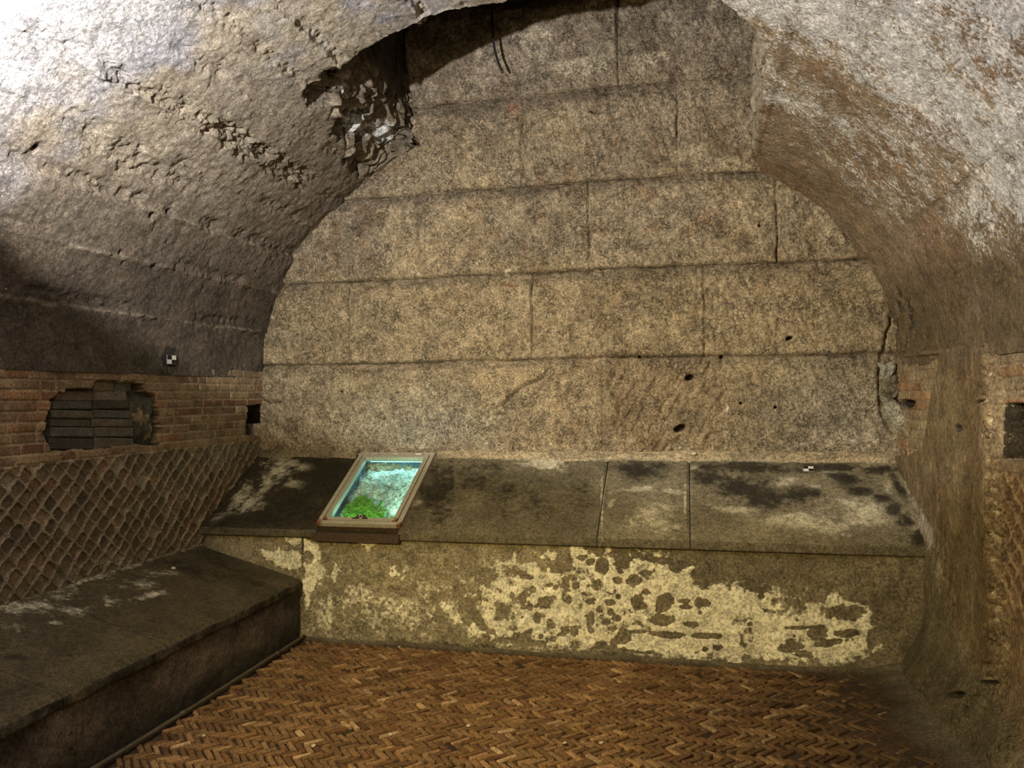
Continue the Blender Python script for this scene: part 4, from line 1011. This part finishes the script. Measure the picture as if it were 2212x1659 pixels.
# ================================================================== low bench on the left
def bench_left():
    root = empty('masonry_bench', (XE, 3.0, 0), label='low masonry bench with a gently sloping top along the left wall', cat='bench')
    y0 = 0.4
    xs = np.linspace(XL-0.02, XE, 150); sl = (ZE-ZW)/(XE-XL)
    def top(ya, yb2, ny):
        ys = np.linspace(ya+0.0015, yb2-0.0015, ny)
        lipz = np.linspace(-0.045, 0, 5)
        X, Y = np.meshgrid(xs, ys)
        n = (fbm(X*3, Y*3, 4, 1400)-0.5)*0.012+(fbm(X*25, Y*25, 3, 1401)-.5)*0.003
        e = np.minimum(Y-ys[0], ys[-1]-Y); n -= 0.003*ss(0.01, 0, e)
        Z = ZW+sl*(X-XL)+n-0.008*ss(0.02, 0, XE-X)**2
        Z += 0.015*ss(0.05, 0, X-XL)*vn(Y*5, Y*0, 3)
        L = np.stack([X, Y, Z], -1)
        wv = (fbm(ys*8, ys*0, 4, 1402)-.5)
        lip = []
        for k, dz in enumerate((-0.006, -0.02, -0.040, -0.052)):
            lip.append(np.stack([np.full_like(ys, XE+0.008)+0.012*(fbm(ys*14, ys*0+k*.7, 3, 1403)-.5), ys, Z[:, -1]+dz+0.014*wv*(k == 3)], -1))
        lip.append(np.stack([np.full_like(ys, XE-0.05), ys, Z[:, -1]-0.052+0.014*wv], -1))
        Pf = np.concatenate([L, np.stack(lip, 1)], 1)
        Xf, Yf2 = Pf[..., 0], Pf[..., 1]; u, v = proj(Pf)
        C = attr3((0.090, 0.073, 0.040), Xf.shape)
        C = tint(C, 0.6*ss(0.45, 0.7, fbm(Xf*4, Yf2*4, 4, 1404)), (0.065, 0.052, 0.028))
        f1, f2, idw = worley(Xf*17, Yf2*13, 1405)
        C = tint(C, 0.6*ss(0.28, 0.16, f1)*(idw > 0.6), (0.075, 0.060, 0.036))
        nl = lipsel = np.zeros(Xf.shape); nl[:, xs.size:] = 1
        C = tint(C, 0.75*nl, (0.10, 0.088, 0.062))
        wq = fbm(Xf*8, Yf2*8, 4, 1406)-0.5
        A1 = 0.60*blobs(u, v, [(300, 1262, 60, 14), (350, 1240, 60, 10), (330, 1285, 50, 10, -15), (70, 1310, 80, 30), (170, 1320, 50, 20), (120, 1290, 60, 20), (30, 1350, 60, 20), (120, 1345, 30, 8), (240, 1300, 30, 14)], wq*1.6)
        A1 = np.maximum(A1, 0.50*ss(0.06, 0.0, Xf-XL+wq*.05))*(1-nl)
        A2 = 0.66*blobs(u, v, [(480, 1220, 90, 22, 20), (380, 1215, 60, 10), (420, 1232, 90, 16, 10), (30, 1420, 50, 14), (150, 1416, 8, 4), (560, 1262, 60, 10, 15)], wq*1.3)*(1-nl)
        A2 = np.maximum(A2, 0.55*nl*(0.5+fbm(Yf2*9, Xf*30, 3, 7)))
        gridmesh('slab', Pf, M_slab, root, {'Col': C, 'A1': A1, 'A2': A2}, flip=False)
    j1 = at_plane(190, 1327, (XL, 3, ZW), np.array([-sl, 0, 1.0]))[1]; j2 = at_plane(60, 1468, (XL, 3, ZW), np.array([-sl, 0, 1.0]))[1]
    top(j1, YF-0.004, 200); top(j2, j1, 120); top(y0, j2, 160)
    # front face
    ys = np.linspace(y0, YF-0.004, 560); zs = np.linspace(-0.02, ZE-0.045, 90); Y, Z = np.meshgrid(ys, zs)
    D = (fbm(Y*3, Z*3, 4, 1410)-.5)*0.02+(fbm(Y*20, Z*20, 4, 1411)-.5)*0.008-0.014
    C = attr3((0.075, 0.060, 0.044), Y.shape)
    C = tint(C, 0.8*ss(0.45, 0.7, fbm(Y*3.5, Z*5, 4, 1412)), (0.16, 0.128, 0.10))
    C = tint(C, 0.8*ss(0.5, 0.75, fbm(Y*2.5+9, Z*4, 4, 1413)), (0.05, 0.042, 0.032))
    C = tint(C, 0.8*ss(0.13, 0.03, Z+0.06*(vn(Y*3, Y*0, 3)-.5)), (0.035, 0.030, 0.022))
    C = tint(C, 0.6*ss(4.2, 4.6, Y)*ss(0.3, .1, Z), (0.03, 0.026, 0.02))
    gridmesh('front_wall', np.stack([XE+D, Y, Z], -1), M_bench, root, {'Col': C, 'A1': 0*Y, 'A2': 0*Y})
bench_left()

# ================================================================== loose things
def conduit():
    M_con = plain('dusty_conduit', (0.10, 0.082, 0.052), 0.6, 0.1, 0.35, 30, 0.2)
    root = empty('conduit', (XE+0.03, YF-0.03, 0), label='thin straight dark conduit lying along the foot of the low left bench', cat='conduit')
    ys = np.linspace(1.0, YF-0.02, 60); mb = MB()
    pts = [(XE+0.030+0.004*math.sin(y*2.1), y, 0.017+0.0015*math.sin(y*3.3)) for y in ys]
    mb.tube(pts, 0.0105, 12); mb.build('pipe', M_con, root, smooth=True)
    for y in (1.6, 2.5, 3.4, 4.3):
        mb = MB(); mb.tube([(XE+0.030+0.004*math.sin(y*2.1), y-0.02, 0.017), (XE+0.030+0.004*math.sin(y*2.1), y+0.02, 0.017)], 0.0125, 12)
        mb.build('coupling', M_con, root, smooth=True)
conduit()

def target(o, ax, ay, n, label):
    o, ax, ay, n = map(lambda q: np.array(q, float), (o, ax, ay, n))
    root = empty('survey_target', tuple(o), label=label, cat='survey marker')
    Mw = bpy.data.materials.get('target_white') or plain('target_white', (0.80, 0.78, 0.72), 0.6, 0, 0.05)
    Mk = bpy.data.materials.get('target_black') or plain('target_black', (0.008, 0.008, 0.008), 0.6, 0, 0.1)
    Mg = bpy.data.materials.get('target_grey') or plain('target_grey', (0.16, 0.15, 0.13), 0.7, 0, 0.1)
    mb = MB(); mb.box(o-(ax+ay)*0.56, ax*1.12, ay*1.12, n*0.002); mb.build('backing', Mg, root)
    mb = MB(); mb.box(o-(ax+ay)*0.5+n*0.002, ax, ay, n*0.0012); mb.build('card', Mw, root)
    for s in (0, 1):
        b0 = o+n*0.0032+(-ax*0.5 if s == 0 else 0*ax)+(0*ay if s == 0 else -ay*0.5)
        mb = MB(); mb.box(b0, ax*0.5, ay*0.5, n*0.0006); mb.build('black_square', Mk, root)
c = at_x(367, 777, XL+0.02); cu = at_x(376.5, 777, XL+0.02)
wy = (cu[1]-c[1])*2
target((XL+0.030, c[1], c[2]), (0, wy, 0.0), (0, 0, 0.052), (1, 0, 0), 'small black and white checkered survey card upright on the left wall above the bricks')
xs_, ts_ = at_slope(1746, 1015.5)
target(slope_pt(xs_, ts_, 0.008), (0.062, 0, 0), E2*0.052, NS, 'small black and white checkered survey card lying on the sloping bench top at right')

def cable():
    Mc = plain('black_cable', (0.03, 0.03, 0.034), 0.35, 0, 0.1)
    yc = 5.27
    px = [(1059, -200), (1060, -60), (1062, 0), (1063, 40), (1064.5, 75), (1067, 100), (1072, 122), (1079, 142), (1086, 157)]
    pts = [at_y(a, b, yc) for a, b in px]
    P = []
    for i in range(len(pts)-1):
        for k in range(4): P.append(pts[i]+(pts[i+1]-pts[i])*k/4)
    P.append(pts[-1]); P = np.array(P)
    for _ in range(4): P[1:-1] = (P[:-2]+2*P[1:-1]+P[2:])/4
    mb = MB(); mb.tube(list(P), 0.0085, 10)
    o = mb.build('hanging_cable', Mc, None, smooth=True)
    tag(o, 'cut black cable hanging down the shaft in front of the tufa wall', 'cable')
cable()

def stones():
    Ms = plain('pale_stone_chip', (0.62, 0.56, 0.42), 0.8, 0, 0.2)
    R = random.Random(3)
    def stone_mesh(name, seed, r):
        mb_v = []; mb_f = []; n1, n2 = 8, 6
        for j in range(n2+1):
            for i in range(n1):
                a = 2*math.pi*i/n1; b = math.pi*j/n2; q = 1+0.5*(float(rnd(np.array([i*1.0 if 0 < j < n2 else 0.0]), np.array([float(j)]), seed)[0])-.5)
                mb_v.append((r*q*math.sin(b)*math.cos(a)*1.3, r*q*math.sin(b)*math.sin(a), r*q*math.cos(b)*0.6))
        for j in range(n2):
            for i in range(n1): mb_f.append((j*n1+i, (j+1)*n1+i, (j+1)*n1+(i+1) % n1, j*n1+(i+1) % n1))
        return mesh(name, np.array(mb_v), np.array(mb_f), Ms, None, smooth=False)
    spots = [(677, 1612, 0.009, 'among the herringbone bricks near the low bench, the brightest there'), (1012, 1568, 0.009, 'alone on the floor below the middle of the far bench'), (862, 1398, 0.008, 'at the foot of the far bench near its left end'),
             (2073, 1561, 0.011, 'in the worn right corner of the floor'), (1299, 1605, 0.008, 'on the bricks at the bottom right of centre'), (1220, 1605, 0.007, 'on the bricks, smaller and just left of another chip'), (843, 1587, 0.007, 'on the bricks right of the brightest chip'), (440, 1590, 0.008, 'between bricks close to the conduit')]
    for i, (a, b, r, s) in enumerate(spots):
        o = stone_mesh('stone_chip', 40+i, r); p = at_z(a, b, 0.005); o.location = (p[0], p[1], 0.004+r*0.3); o.rotation_euler = (0, 0, R.uniform(0, 6))
        tag(o, 'tiny pale stone chip '+s, 'stone chip', group='stone chips on the floor')
    # chip on the low bench and lump on the far wall ledge
    pb = at_plane(375, 1229, (XL, 3, ZW), np.array([-(ZE-ZW)/(XE-XL), 0, 1.0]))
    o = stone_mesh('stone_chip', 60, 0.012); o.location = (pb[0], pb[1], pb[2]+0.006); tag(o, 'pale stone chip lying on the low bench top near the left wall', 'stone chip', group='stone chips on the floor')
    pw = at_y(1499, 980, YB-0.05); o = stone_mesh('stone_chip', 61, 0.014); o.location = pw; tag(o, 'round pale stone chip on the mortar line behind the bench', 'stone chip')
    # loose bricks in the worn corner
    mbk = [(2066, 1612, 25, 'nearest the grey mortar apron at right'), (1958, 1492, 5, 'against the dirt below the right end of the far bench')]
    for a, b, ang, s in mbk:
        p = at_z(a, b, 0.01); q = math.radians(ang+30); mb = MB(); l, w_ = 0.11, 0.04
        ax = np.array([math.cos(q)*l, math.sin(q)*l, 0.002]); ay = np.array([-math.sin(q)*w_, math.cos(q)*w_, 0])
        mb.box(np.array([p[0], p[1], -0.006])-ax/2-ay/2, ax, ay, (0, 0, 0.020), 0.004, (0.36, 0.24, 0.14))
        o = mb.build('loose_brick', M_brick, None); tag(o, 'worn loose brick '+s, 'brick', group='loose bricks in the corner')
stones()
